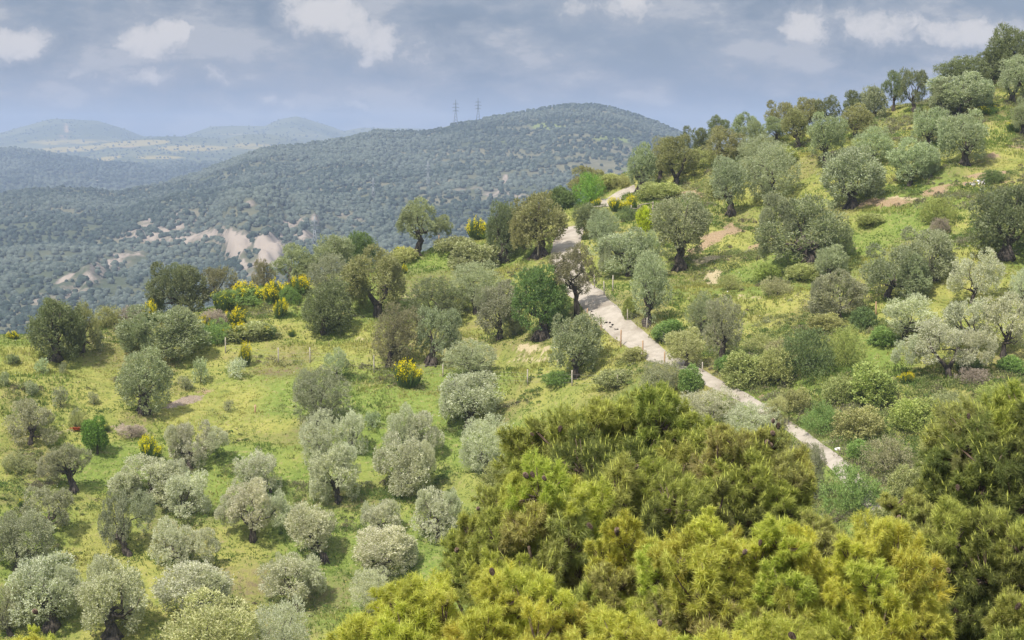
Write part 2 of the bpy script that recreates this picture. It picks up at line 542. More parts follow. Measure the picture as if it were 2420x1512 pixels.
def near_ground():
    az = np.linspace(math.radians(-26), math.radians(26), 430)
    rr = np.concatenate([np.arange(2, 120, 2.6), np.arange(120, 292, 0.44), np.arange(292, 430, 5)])
    A, R = np.meshgrid(az, rr)
    X, Y = R * np.sin(A), R * np.cos(A)
    Z = H(X, Y)
    V = np.stack([X, Y, Z], -1)
    n, m = X.shape
    idx = np.arange(n * m).reshape(n, m)
    Q = np.stack([idx[:-1, :-1], idx[:-1, 1:], idx[1:, 1:], idx[1:, :-1]], -1).reshape(-1, 4)
    PX, PY = to_px(V)
    masks = {k: np.zeros_like(X) for k in ('red', 'pale', 'grey', 'brown')}
    vis = R > 118
    wob = (fbm(X, Y, 1.6, 4, 21) - 0.5)
    for (cx, cy, hw, hh, sl, k, s) in PATCH:
        dx = (PX - cx) / hw
        dy = (PY - cy - sl * (PX - cx)) / hh
        q = np.sqrt(dx * dx + dy * dy) + wob * 1.5
        masks[k] = np.maximum(masks[k], s * sstep(1.15, 0.35, q) * vis)
    rd = road_dist(X, Y)
    masks['pale'] = np.maximum(masks['pale'], 0.25 * sstep(0.6, 0.0, rd + wob * 1.2))
    soil = np.stack([masks['red'], masks['pale'], np.maximum(masks['grey'], 0)], -1).reshape(-1, 3)
    # lush green and dry grass in irregular patches
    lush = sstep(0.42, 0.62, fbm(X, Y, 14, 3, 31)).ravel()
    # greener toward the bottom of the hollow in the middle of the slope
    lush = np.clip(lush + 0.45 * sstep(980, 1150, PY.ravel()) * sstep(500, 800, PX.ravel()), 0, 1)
    dry = np.clip(masks['brown'].ravel() + 0.60 * sstep(0.50, 0.70, fbm(X, Y, 6, 4, 33)).ravel(), 0, 1)

    mt, t = new_mat('meadow')
    tc = t.n('ShaderNodeTexCoord')
    o = tc.outputs['Object']
    so = t.n('ShaderNodeAttribute', attribute_name='soil')
    sp = t.n('ShaderNodeSeparateXYZ', {0: so.outputs['Vector']})
    lu = t.n('ShaderNodeAttribute', attribute_name='lush').outputs['Fac']
    dr = t.n('ShaderNodeAttribute', attribute_name='dry').outputs['Fac']
    n1 = t.noise(o, 0.35, 5, 0.6)
    n2 = t.noise(o, 1.9, 6, 0.65)
    n3 = t.noise(o, 7.0, 4, 0.7)
    g = t.mix(t.ramp(n1, (0.38, 0.62)), (0.285, 0.285, 0.080, 1), (0.200, 0.225, 0.056, 1))
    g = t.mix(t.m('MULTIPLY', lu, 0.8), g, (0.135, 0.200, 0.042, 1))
    g = t.mix(t.ramp(n2, (0.50, 0.70, 0, 0.75)), g, (0.27, 0.245, 0.105, 1))
    g = t.mix(t.ramp(n2, (0.48, 0.32, 0, 0.8)), g, (0.090, 0.115, 0.032, 1))
    g = t.mix(t.m('MULTIPLY', dr, t.ramp(n2, (0.35, 0.6, 0.25, 1))), g, (0.16, 0.13, 0.075, 1))
    g = t.mix(t.ramp(n3, (0.35, 0.75, 0.0, 0.45)), g, t.mix(1.0, g, (1.5, 1.45, 1.5, 1), 'MULTIPLY'))
    nn = t.m('ADD', t.m('MULTIPLY', t.m('SUBTRACT', n2, 0.5), 1.6), t.m('MULTIPLY', t.m('SUBTRACT', n3, 0.5), 0.8))
    earth = t.mix(t.ramp(n3, (0.3, 0.7)), (0.25, 0.175, 0.105, 1), (0.36, 0.275, 0.18, 1))
    pale = t.mix(t.ramp(n3, (0.3, 0.7)), (0.36, 0.30, 0.175, 1), (0.48, 0.41, 0.27, 1))
    grey = t.mix(t.ramp(n3, (0.3, 0.7)), (0.20, 0.155, 0.12, 1), (0.34, 0.28, 0.23, 1))
    g = t.mix(t.ramp(t.m('ADD', sp.outputs[2], nn), (0.25, 0.6)), g, grey)
    g = t.mix(t.ramp(t.m('ADD', sp.outputs[1], nn), (0.3, 0.65)), g, pale)
    g = t.mix(t.ramp(t.m('ADD', sp.outputs[0], nn), (0.25, 0.6)), g, earth)
    b = t.n('ShaderNodeBump', {'Height': t.m('ADD', n2, t.m('MULTIPLY', n3, 0.5)), 'Strength': 0.9, 'Distance': 0.25})
    p = t.n('ShaderNodeBsdfPrincipled', {'Base Color': g, 'Roughness': 0.95, 'Specular IOR Level': 0.1, 'Normal': b})
    t.n('ShaderNodeOutputMaterial', {0: p})
    me = mesh_np('hillside', V.reshape(-1, 3), Q, mt, {'soil': soil, 'lush': lush, 'dry': dry}, True)
    link('hillside', me, kind='structure')


near_ground()


def build_road(name, L):
    d = np.gradient(L[:, :2], axis=0)
    d /= np.linalg.norm(d, axis=1)[:, None]
    nrm = np.stack([-d[:, 1], d[:, 0]], 1)
    K = 9
    s = np.linspace(-0.5, 0.5, K)
    e = 1 + 0.12 * (fbm(np.arange(len(L)) * 0.45, np.zeros(len(L)), 2.2, 3, 61) - 0.5) * 2
    e2 = 1 + 0.12 * (fbm(np.arange(len(L)) * 0.45, np.zeros(len(L)) + 40, 2.2, 3, 62) - 0.5) * 2
    off = s[None] * L[:, 2:3] * np.where(s[None] < 0, e[:, None], e2[:, None])
    X = L[:, 0:1] + nrm[:, 0:1] * off
    Y = L[:, 1:2] + nrm[:, 1:2] * off
    Z = H(X, Y) + 0.07 - 0.05 * (np.abs(s)[None] > 0.49)
    rut = 0.05 * np.exp(-((np.abs(s) - 0.25) / 0.1) ** 2)
    Z = Z - rut[None] * 0.6
    V = np.stack([X, Y, Z], -1).reshape(-1, 3)
    n, m = X.shape
    idx = np.arange(n * m).reshape(n, m)
    Q = np.stack([idx[:-1, :-1], idx[:-1, 1:], idx[1:, 1:], idx[1:, :-1]], -1).reshape(-1, 4)
    if np.cross(V[Q[0, 1]] - V[Q[0, 0]], V[Q[0, 2]] - V[Q[0, 0]])[2] < 0:
        Q = Q[:, ::-1]
    link(name, mesh_np(name, V, Q, M_ROAD, None, True), kind='structure')


build_road('dirt_road', ROADS[0])
build_road('dirt_road', ROADS[1])

# ------------------------------------------------------------------ the hills beyond
def hill_mat(name, c1, c2, bare, big=0.004, fine=0.05, c3=None):
    m, t = new_mat(name)
    tc = t.n('ShaderNodeTexCoord')
    o = tc.outputs['Object']
    n1 = t.noise(o, big, 5, 0.6)
    n2 = t.noise(o, fine, 5, 0.65)
    c = t.mix(t.ramp(n1, (0.4, 0.6)), (*c1, 1), (*c2, 1))
    c = t.mix(t.ramp(n2, (0.4, 0.7, 0, 0.5)), c, t.mix(1.0, c, (1.6, 1.5, 1.5, 1), 'MULTIPLY'))
    a = t.n('ShaderNodeAttribute', attribute_name='bare').outputs['Fac']
    sv = t.n('ShaderNodeVectorMath', {0: o, 1: (1.0, 0.22, 0.5)}, operation='MULTIPLY').outputs[0]
    stk = t.noise(sv, fine * 1.3, 5, 0.7)
    a = t.m('ADD', a, t.m('MULTIPLY', t.m('SUBTRACT', stk, 0.5), t.m('MULTIPLY', a, 1.9)))
    k = t.ramp(t.m('ADD', t.m('MULTIPLY', a, 0.85), t.m('MULTIPLY', t.m('SUBTRACT', n2, 0.5), 1.4)), (0.20, 0.62))
    c = t.mix(k, c, t.mix(t.ramp(t.m('ADD', a, t.m('SUBTRACT', n2, 0.5)), (0.45, 0.85)), tuple(0.66 * q for q in bare) + (1,), (*bare, 1)))
    if c3 is not None:
        a = t.n('ShaderNodeAttribute', attribute_name='field').outputs['Fac']
        k = t.ramp(t.m('ADD', a, t.m('MULTIPLY', t.m('SUBTRACT', n2, 0.5), 0.8)), (0.35, 0.65))
        c = t.mix(k, c, (*c3, 1))
    p = t.n('ShaderNodeBsdfPrincipled', {'Base Color': c, 'Roughness': 1.0, 'Specular IOR Level': 0.0})
    t.n('ShaderNodeOutputMaterial', {0: p})
    return m


def blob_mask(PX, PY, blobs, wob, k=1.2):
    m = np.zeros_like(PX)
    for (cx, cy, hw, hh, sl, s) in blobs:
        q = np.hypot((PX - cx) / hw, (PY - cy - sl * (PX - cx)) / hh) + wob * k
        m = np.maximum(m, s * sstep(1.2, 0.4, q))
    return m


class Hill:
    def __init__(self, name, ridge, dist, foot_d, foot_z, mat, bumps=8.0, bs=160.0, prof=1.0, bare=(), field=(), nu=500, nt=260, x0=-900, x1=3300, back=0.35, drop=0.35, seed=0, spurs=(), gully=0.0):
        self.bare, self.gully = bare, gully
        self.rx = np.array([p[0] for p in ridge], float)
        self.ry = np.array([p[1] for p in ridge], float)
        self.dx = np.array([p[0] for p in dist], float)
        self.dd = np.array([p[1] for p in dist], float)
        self.fd, self.fz, self.b, self.bs, self.prof, self.seed, self.drop = foot_d, foot_z, bumps, bs, prof, seed, drop
        self.spurs = spurs
        px = np.linspace(x0, x1, nu)
        t = np.concatenate([np.linspace(0, 1, nt), 1 + np.linspace(0, back, 24)[1:]])
        T, PXg = np.meshgrid(t, px, indexing='ij')
        V = self.at(PXg, T)
        idx = np.arange(V.shape[0] * V.shape[1]).reshape(V.shape[:2])
        Q = np.stack([idx[:-1, :-1], idx[:-1, 1:], idx[1:, 1:], idx[1:, :-1]], -1).reshape(-1, 4)
        PX, PY = to_px(V)
        wob = fbm(V[..., 0], V[..., 1], bs * 0.35, 4, seed + 9) - 0.5
        front = T <= 1.02
        at = {'bare': (blob_mask(PX, PY, bare, wob) * front).ravel(), 'field': (blob_mask(PX, PY, field, wob, 0.7) * front).ravel()}
        self.bare = bare
        link(name, mesh_np(name, V.reshape(-1, 3), Q, mat, at, True), kind='structure')

    def at(self, px, t):
        """point of the slope: px fixes the bearing, t runs from the foot (0) over the crest (1) and down behind"""
        px, t = np.asarray(px, float), np.asarray(t, float)
        D = np.interp(px, self.dx, self.dd)
        rx, _, rz = ray(px, np.interp(px, self.rx, self.ry))
        zr = rz * D
        y = self.fd + (D - self.fd) * t
        x = rx * y
        k = np.where(t <= 1, np.clip(t, 0, 1) ** self.prof, 1 - self.drop * (t - 1) - 1.5 * (t - 1) ** 2)
        z = self.fz + (zr - self.fz) * k
        # round the crest, keep its height
        g = 1 - np.abs(2 * fbm(x, y, self.bs, 4, self.seed) - 1)
        amp = self.b * np.sin(math.pi * np.clip(t, 0, 1)) ** 0.7
        z = z + amp * (g - 0.75) * 2
        z = z + 0.16 * self.b * (fbm(x, y, self.bs * 0.2, 3, self.seed + 3) - 0.5)
        for (sx, st, wx, wt, h, sl) in self.spurs:
            q = ((px - sx - sl * (t - st)) / wx) ** 2 + ((t - st) / wt) ** 2
            z = z + h * np.exp(-q)
        if self.bare:
            QX, QY = to_px(np.stack([x, y, z], -1))
            wob = fbm(x, y, self.bs * 0.35, 4, self.seed + 9) - 0.5
            bm = blob_mask(QX, QY, self.bare, wob)
            rid = 1 - np.abs(2 * fbm(x + 0.15 * y, y * 0.28, 34, 4, self.seed + 40, 0.55) - 1)
            z = z + self.gully * bm * (rid - 0.6) * np.clip(1.1 - t, 0, 1)
        return np.stack([x, y, z], -1)


R1 = [(-900, 520), (-100, 475), (0, 460), (78, 448), (157, 443), (220, 448), (273, 457), (298, 452), (376, 436), (470, 410), (533, 385), (596, 360), (643, 349),
      (718, 339), (798, 331), (845, 323), (892, 309), (954, 307), (1017, 308), (1077, 293), (1127, 286), (1190, 272), (1290, 253), (1345, 247), (1400, 247),
      (1450, 256), (1500, 271), (1550, 289), (1600, 309), (1650, 328), (1800, 380), (2100, 430), (3300, 480)]
R2 = [(-900, 330), (-200, 342), (0, 350), (60, 353), (141, 366), (220, 379), (330, 390), (470, 384), (700, 388), (1000, 370), (3300, 400)]
R3 = [(-900, 330), (-150, 330), (0, 314), (60, 297), (120, 281), (160, 281), (230, 285), (290, 303), (340, 322), (380, 322), (430, 323), (470, 309), (500, 299), (560, 297),
      (625, 298), (660, 282), (700, 274), (735, 284), (780, 298), (812, 310), (850, 302), (900, 302), (1000, 304), (1050, 312), (1200, 335), (3300, 345)]
R4 = [(-900, 400), (-300, 372), (200, 345), (300, 330), (400, 322), (470, 323), (530, 330), (560, 320), (600, 316), (650, 317), (690, 325), (720, 336), (800, 350), (1000, 360), (3300, 380)]
BARE1 = [(480, 560, 150, 30, -.05, .62), (390, 540, 120, 34, -.3, .68), (270, 620, 130, 34, -.5, .60), (680, 560, 80, 50, 0, .55), (130, 700, 120, 34, -.35, .45), (600, 640, 60, 30, 0, .5), (820, 520, 90, 24, 0, .40), (1180, 455, 130, 16, .1, .42), (1000, 520, 120, 14, 0, .36), (560, 585, 40, 38, -.3, 1), (540, 560, 26, 22, 0, .9), (620, 580, 30, 30, 0, 1), (635, 610, 42, 34, 0, .95), (655, 580, 30, 26, .6, .9), (575, 625, 18, 26, 0, .9),
         (395, 520, 60, 22, -.1, .6), (330, 545, 60, 22, -.5, .55), (250, 600, 60, 16, -.6, .45), (520, 545, 50, 12, -.1, .65), (690, 530, 60, 18, -.3, .6),
         (745, 520, 12, 20, 0, .8), (715, 560, 14, 18, 0, .8), (205, 655, 20, 14, 0, .8), (240, 650, 12, 14, 0, .7), (150, 660, 30, 8, -.5, .7), (185, 690, 40, 10, -.4, .6),
         (370, 631, 22, 4, 0, .8), (590, 480, 14, 8, 0, .6), (1210, 465, 70, 5, 0, .7), (1280, 490, 50, 6, 0, .7), (1195, 420, 10, 16, .3, .9), (1160, 440, 50, 8, 0, .4),
         (1060, 430, 40, 4, 0, .4), (900, 470, 60, 5, 0, .35), (980, 540, 60, 6, 0, .3), (300, 600, 50, 20, -.4, .3), (60, 740, 70, 10, -.3, .35), (1100, 500, 60, 5, 0, .35)]
M_H1 = hill_mat('wooded_hill', (0.065, 0.078, 0.050), (0.125, 0.122, 0.082), (0.285, 0.245, 0.210), 0.006, 0.06, (0.15, 0.18, 0.07))
M_H2 = hill_mat('far_slope', (0.045, 0.058, 0.04), (0.075, 0.085, 0.06), (0.5, 0.38, 0.28), 0.004, 0.03, (0.2, 0.2, 0.08))
M_H3 = hill_mat('far_hills', (0.070, 0.085, 0.045), (0.115, 0.125, 0.065), (0.34, 0.25, 0.16), 0.0015, 0.012, (0.27, 0.225, 0.085))
HILL1 = Hill('wooded_hill', R1, [(-900, 2500), (0, 2600), (300, 2700), (700, 2950), (1080, 3200), (1400, 3400), (3300, 3200)], 1150, -135, M_H1, 9, 170, 0.92,
             BARE1, [(1300, 300, 60, 14, 0, .7), (1450, 330, 70, 12, 0, .6), (1200, 330, 60, 10, 0, .5), (1540, 380, 60, 10, 0, .5), (1480, 400, 60, 8, 0, .5), (780, 440, 40, 10, 0, .4)], seed=3,
             nu=560, nt=420, spurs=[(430, .62, 130, .10, 20, -500), (560, .42, 45, .13, 26, -60), (635, .42, 45, .13, 26, 40), (190, .30, 150, .06, 12, -300), (340, .50, 130, .05, 12, -600), (720, .42, 40, .12, 16, 0),
                                    (480, .78, 60, .1, -9, 0), (690, .66, 50, .16, -10, 60), (950, .75, 60, .2, -9, 0), (1250, .7, 80, .2, -9, 0)], gully=34.0)
HILL2 = Hill('far_slope', R2, [(-900, 5000), (3300, 5200)], 3300, -150, M_H2, 14, 300, 1.0, [(300, 487, 22, 9, 0, .9), (230, 425, 8, 5, 0, .6), (115, 425, 4, 5, 0, .8), (405, 440, 6, 6, 0, .8)],
             [(60, 360, 60, 6, 0, .5)], seed=11, nu=360, nt=160, x1=2400)
HILL4 = Hill('far_hills', R4, [(-900, 7200), (3300, 7200)], 5000, -110, M_H3, 10, 600, 1.0, [(130, 395, 60, 5, 0, .5), (300, 345, 50, 6, 0, .6)],
             [(150, 350, 110, 12, 0, .7), (330, 338, 100, 9, -.06, 1), (230, 385, 60, 10, -.3, 1), (450, 350, 110, 10, 0, .8), (380, 372, 90, 9, 0, .6), (60, 380, 100, 8, 0, .5), (600, 345, 80, 9, 0, .5)], seed=21, nu=360, nt=140, x1=2400)
HILL3 = Hill('far_hills', R3, [(-900, 9000), (3300, 9000)], 7000, -70, M_H3, 8, 700, 1.0, [(155, 300, 8, 14, .6, .9), (150, 325, 20, 8, 0, .5)],
             [(150, 335, 160, 10, 0, .6), (270, 312, 90, 6, .1, .3), (560, 318, 70, 5, 0, .5), (700, 320, 90, 5, 0, .4)], seed=31, nu=360, nt=120, x1=2400)

# valley floor that everything stands on, out to the horizon
m_val = rough_mat('valley_floor', (0.06, 0.08, 0.04), (0.10, 0.12, 0.06), 0.01)
_gx, _gy = np.meshgrid(np.linspace(-7900, 7900, 41), np.linspace(-1400, 12300, 41))
_i = np.arange(41 * 41).reshape(41, 41)
link('valley_floor', mesh_np('valley_floor', np.stack([_gx, _gy, np.full_like(_gx, -190.0)], -1).reshape(-1, 3),
     np.stack([_i[:-1, :-1], _i[:-1, 1:], _i[1:, 1:], _i[1:, :-1]], -1).reshape(-1, 4), m_val), kind='structure')


# far-off woods: each reads as one mass
def blob_proto(seed, nlat=4, nlon=7):
    r = np.random.default_rng(seed)
    V = [[0, 0, 1.0]]
    for i in range(1, nlat):
        th = math.pi * 0.62 * i / (nlat - 1)
        for j in range(nlon):
            ph = 2 * math.pi * (j + 0.5 * (i % 2)) / nlon
            k = 1 + 0.5 * (r.random() - 0.5)
            V.append([math.sin(th) * math.cos(ph) * k, math.sin(th) * math.sin(ph) * k, math.cos(th) * k])
    T = [(0, 1 + j, 1 + (j + 1) % nlon) for j in range(nlon)]
    for i in range(nlat - 2):
        a, b = 1 + i * nlon, 1 + (i + 1) * nlon
        for j in range(nlon):
            k = (j + 1) % nlon
            T += [(a + j, b + j, b + k), (a + j, b + k, a + k)]
    return np.array(V), np.array(T)


def wood(name, hill, n, rad, x0, x1, t0, t1, mat, label, seed, row=None, thin=0.0):
    r = np.random.default_rng(seed)
    px = r.uniform(x0, x1, n)
    # even cover over the slope's own area
    t = t0 + (t1 - t0) * r.random(n) ** 0.75
    P = hill.at(px, t)
    if row:
        # planted rows: shift the trees to lines across the slope where the rows noise says so
        m = fbm(P[:, 0], P[:, 1], 260, 2, seed + 1) > 0.30
        D = np.interp(px, hill.dx, hill.dd) - hill.fd
        yy = P[:, 1] + 0.25 * P[:, 0]
        yr = np.round(yy / row) * row
        t = np.where(m, t + (yr - yy) / D, t)
        P = hill.at(px, t)
    QX, QY = to_px(P)
    wob = fbm(P[:, 0], P[:, 1], hill.bs * 0.35, 4, hill.seed + 9) - 0.5
    bare = blob_mask(QX, QY, hill.bare, wob)
    clear = fbm(P[:, 0], P[:, 1], 120, 3, seed + 5)
    keep = (r.random(n) > np.where(bare > .75, 1.1, bare * .62)) & (r.random(n) > thin) & ((clear > 0.43) | (r.random(n) < 0.30 + 0.5 * (fbm(P[:, 0], P[:, 1], 30, 2, seed + 6) > .5)))
    P = P[keep]
    n = len(P)
    protos = [blob_proto(s) for s in range(6)]
    which = r.integers(0, 6, n)
    VV, TT, tint, base = [], [], [], 0
    big = fbm(P[:, 0], P[:, 1], 200, 3, seed + 2)
    for k in range(6):
        pv, ptri = protos[k]
        ii = np.nonzero(which == k)[0]
        s = rad * r.uniform(0.55, 1.3, len(ii)) * (0.75 + 0.5 * big[ii])
        a = r.uniform(0, 2 * math.pi, len(ii))
        c, sn = np.cos(a), np.sin(a)
        X = pv[None, :, 0] * c[:, None] - pv[None, :, 1] * sn[:, None]
        Y = pv[None, :, 0] * sn[:, None] + pv[None, :, 1] * c[:, None]
        Z = pv[None, :, 2] * r.uniform(0.7, 1.1, len(ii))[:, None] + 0.45
        G = np.stack([X, Y, Z], -1) * s[:, None, None] + P[ii][:, None]
        VV.append(G.reshape(-1, 3))
        TT.append((ptri[None] + (np.arange(len(ii)) * len(pv))[:, None, None] + base).reshape(-1, 3))
        base += len(ii) * len(pv)
        v = r.random(len(ii)) * 0.6 + 0.4 * sstep(0.35, 0.65, big[ii])
        tint.append(np.repeat(v, len(pv)))
    me = mesh_np(name, np.concatenate(VV), np.concatenate(TT), mat, {'v': np.concatenate(tint)}, True)
    link(name, me, kind='stuff', label=label, cat='woodland')


m_wood, t = new_mat('far_tree_crowns')
_at = t.n('ShaderNodeAttribute', attribute_name='v').outputs['Fac']
_tc = t.n('ShaderNodeTexCoord').outputs['Object']
_n = t.noise(_tc, 0.45, 4, 0.7)
_c = t.mix(t.ramp(_at, (0.1, 0.9)), (0.036, 0.052, 0.042, 1), (0.105, 0.125, 0.105, 1))
_c = t.mix(t.ramp(_n, (0.35, 0.65)), t.mix(1.0, _c, (0.78, 0.78, 0.78, 1), 'MULTIPLY'), t.mix(1.0, _c, (1.25, 1.25, 1.25, 1), 'MULTIPLY'))
_b = t.n('ShaderNodeBump', {'Height': _n, 'Strength': 1.0, 'Distance': 1.0})
t.n('ShaderNodeOutputMaterial', {0: t.n('ShaderNodeBsdfPrincipled', {'Base Color': _c, 'Roughness': 1.0, 'Specular IOR Level': 0.0, 'Normal': _b})})
wood('olive_groves', HILL1, 44000, 2.7, -330, 1800, 0.0, 1.005, m_wood, 'blue-green olive groves and woods covering the big rounded hill', 51, row=10.0)
wood('distant_woods', HILL2, 14000, 4.5, -350, 1000, 0.15, 1.0, m_wood, 'hazy dark woods covering the slope beyond the big hill', 52)
wood('farthest_woods', HILL3, 900, 4.0, -350, 1250, 0.3, 1.0, m_wood, 'faint tree cover along the farthest pale blue hills', 53)
wood('farther_woods', HILL4, 1500, 3.6, -350, 1000, 0.2, 1.0, m_wood, 'faint scattered trees between the yellow fields of the far hills', 54)

# haze: the air between here and the far hills
m_hz, t = new_mat('haze_air')
hz = t.n('ShaderNodeVolumePrincipled', {'Color': (0.54, 0.67, 0.97, 1), 'Density': 0.00014, 'Anisotropy': 0.2})
t.n('ShaderNodeOutputMaterial', {1: hz})
_hb = Acc().box((0, 5500, -20.5), (16000, 14000, 341))
_ho = link('haze', _hb.mesh('haze', m_hz, False), kind='stuff', label='pale blue haze in the air over the valley and hills', cat='haze')

# ------------------------------------------------------------------ foliage meshes
def cards(C, N, L, W, r, curl=0.25):
    """leaf-sized rhombic faces at C, growing along directions N"""
    n = len(C)
    N = N / (np.linalg.norm(N, axis=1)[:, None] + 1e-9)
    R = r.normal(size=(n, 3))
    S = np.cross(N, R)
    S /= np.linalg.norm(S, axis=1)[:, None] + 1e-9
    L = np.broadcast_to(L, n)[:, None]
    W = np.broadcast_to(W, n)[:, None]
    up = np.cross(S, N)
    A = C
    B = C + N * L * 0.5 + S * W * 0.5 + up * L * curl * 0.5
    Cc = C + N * L
    D = C + N * L * 0.5 - S * W * 0.5 + up * L * curl * 0.5
    V = np.stack([A, B, Cc, D], 1).reshape(-1, 3)
    Q = np.arange(4 * n).reshape(n, 4)
    return V, Q


def crown_mesh(name, seed, nleaf, lobes=26, leaf=0.075, wid=0.42, lobe_r=(0.26, 0.42), spread=0.74, low=-0.75, flat=1.0, droop=0.0, upb=0.45,
               mat=None, holes=0.25, shell=0.55, tuft=7, spikes=0.10, hollow=False):
    """crown in a unit box: radius 1 in x, y; z from -1 to 1. Lobes carry little sprigs of several leaves each"""
    r = np.random.default_rng(seed)
    L = []
    tries = 0
    while len(L) < lobes and tries < 6000:
        tries += 1
        p = r.normal(size=3)
        p /= np.linalg.norm(p)
        p *= spread * r.uniform(0.45, 1.0) ** 0.5 * (0.72 + 0.62 * vnoise(p[0] * 1.6 + p[2] * 1.1 + seed * 3.1, p[1] * 1.6 - p[2] * 1.3 + 5.0))
        p[2] *= flat
        if p[2] < low:
            continue
        rr = r.uniform(*lobe_r)
        if all(np.linalg.norm(p - q[:3]) > 0.62 * min(rr, q[3]) + 0.12 for q in L):
            L.append(np.array([*p, rr]))
    L = np.array(L)
    ns = nleaf // tuft
    w = L[:, 3] ** 2
    li = r.choice(len(L), int(ns * 2.2), p=w / w.sum())
    d = r.normal(size=(len(li), 3))
    d /= np.linalg.norm(d, axis=1)[:, None]
    rad = L[li, 3] * (1 - shell * r.random(len(li)) ** 2.2)
    # ragged outline: some sprigs stick out
    spk = r.random(len(li)) < spikes
    rad = np.where(spk, rad * r.uniform(1.05, 1.35, len(li)), rad)
    P = L[li, :3] + d * rad[:, None]
    # keep few sprigs that are buried deep in other lobes
    dist = np.linalg.norm(P[:, None] - L[None, :, :3], axis=2) / L[None, :, 3]
    depth = (dist < 0.72).sum(1)
    gap = vnoise(P[:, 0] * 4.3 + P[:, 2] * 2.1 + seed, P[:, 1] * 4.3 - P[:, 2] * 3.7)
    keep = (r.random(len(P)) < np.where(depth > 0, 0.15, 1.0)) & ((gap > holes + .05) | (r.random(len(P)) < 0.15))
    if hollow:   # bare underneath, where the limbs show
        keep &= ~((P[:, 2] < -0.12) & (np.hypot(P[:, 0], P[:, 1]) < 0.50) & (r.random(len(P)) < 0.9))
    P, d, li = P[keep][:ns], d[keep][:ns], li[keep][:ns]
    n = len(P)
    G = d * 0.7 + P * 0.35 + np.array([0, 0, upb])
    G[:, 2] -= droop * (np.hypot(P[:, 0], P[:, 1]) > 0.6)
    G /= np.linalg.norm(G, axis=1)[:, None]
    C = np.repeat(P, tuft, 0)
    Gd = np.repeat(G, tuft, 0)
    m = len(C)
    off = r.uniform(0, 1, m)
    C = C + Gd * (off * leaf * 1.5)[:, None] + r.normal(size=(m, 3)) * leaf * 0.35
    N = Gd + r.normal(size=(m, 3)) * 0.62
    V, Q = cards(C, N, leaf * r.uniform(0.7, 1.3, m), leaf * wid * r.uniform(0.8, 1.2, m), r)
    v = np.clip(0.30 * r.random(m) + 0.40 * np.repeat(r.random(n), tuft) + 0.30 * np.repeat(r.random(len(L))[li], tuft), 0, 1)
    # bring exactly into the unit box
    lo, hi = np.percentile(V, 0.4, axis=0), np.percentile(V, 99.6, axis=0)
    V = (V - (lo + hi) / 2) / ((hi - lo) / 2)
    me = mesh_np(name, V, Q, mat or M_LEAF, {'v': np.repeat(v, 4)}, False)
    me['lobes'] = ((L[:, :3] - (lo + hi) / 2) / ((hi - lo) / 2)).ravel().tolist()
    return me


CROWNS = {
    'round': [crown_mesh('crown', 101 + k, 16000, lobes=30, low=-0.8, lobe_r=(0.2, 0.36), hollow=True) for k in range(4)],
    'clump': [crown_mesh('crown', 111 + k, 15000, lobes=18, lobe_r=(0.22, 0.38), spread=0.92, holes=0.28, hollow=True) for k in range(4)],
    'open': [crown_mesh('crown', 121 + k, 12000, lobes=20, lobe_r=(0.18, 0.34), spread=0.95, holes=0.38, hollow=True, droop=0.5, low=-0.5) for k in range(4)],
    'tall': [crown_mesh('crown', 131 + k, 15000, lobes=30, lobe_r=(0.25, 0.38), leaf=0.07, holes=0.3) for k in range(2)],
    'dense': [crown_mesh('crown', 141 + k, 17000, lobes=44, lobe_r=(0.24, 0.34), spread=0.72, holes=0.15, spikes=0.06) for k in range(3)],
    'fine': [crown_mesh('crown', 151 + k, 20000, lobes=36, leaf=0.055, wid=0.36, lobe_r=(0.2, 0.36), holes=0.26, spikes=0.2) for k in range(3)],
}
BUSHES = {
    'bush': [crown_mesh('foliage', 201 + k, 9000, lobes=22, leaf=0.10, wid=0.55, low=-0.35, mat=M_BUSH, upb=0.7, spikes=0.2) for k in range(4)],
    'leafy': [crown_mesh('foliage', 211 + k, 9000, lobes=18, leaf=0.12, wid=0.6, low=-0.4, mat=M_BUSH, lobe_r=(0.26, 0.42), spread=.8, spikes=0.25) for k in range(3)],
    'wispy': [crown_mesh('foliage', 221 + k, 8000, lobes=20, leaf=0.10, wid=0.26, low=-0.4, mat=M_BUSH, upb=1.1, spikes=0.4, holes=0.35) for k in range(3)],
    'sapling': [crown_mesh('foliage', 231 + k, 1600, lobes=9, leaf=0.20, wid=0.4, mat=M_LEAF, spikes=0.3, holes=0.3, spread=.75) for k in range(3)],
}


def lobes_of(me):
    return np.array(me['lobes'][:]).reshape(-1, 3)


TONES = {'pale': (0.400, 0.430, 0.275), 'silver': (0.520, 0.530, 0.385), 'mid': (0.315, 0.350, 0.200), 'grey': (0.335, 0.345, 0.225), 'dark': (0.195, 0.225, 0.110), 'olive': (0.290, 0.290, 0.130),
         'green': (0.160, 0.235, 0.075), 'brown': (0.255, 0.240, 0.140), 'sage': (0.370, 0.415, 0.255), 'straw': (0.450, 0.450, 0.220)}
BTONES = {'green': (0.190, 0.280, 0.085), 'bright': (0.170, 0.290, 0.055), 'lime': (0.400, 0.480, 0.030), 'dark': (0.150, 0.200, 0.080), 'olive': (0.310, 0.325, 0.135), 'pale': (0.340, 0.365, 0.235),
          'grey': (0.270, 0.240, 0.185), 'yellowgreen': (0.285, 0.325, 0.100), 'brown': (0.315, 0.300, 0.175), 'sage': (0.290, 0.310, 0.155), 'mauve': (0.31, 0.265, 0.225)}


EXTRAS = {}


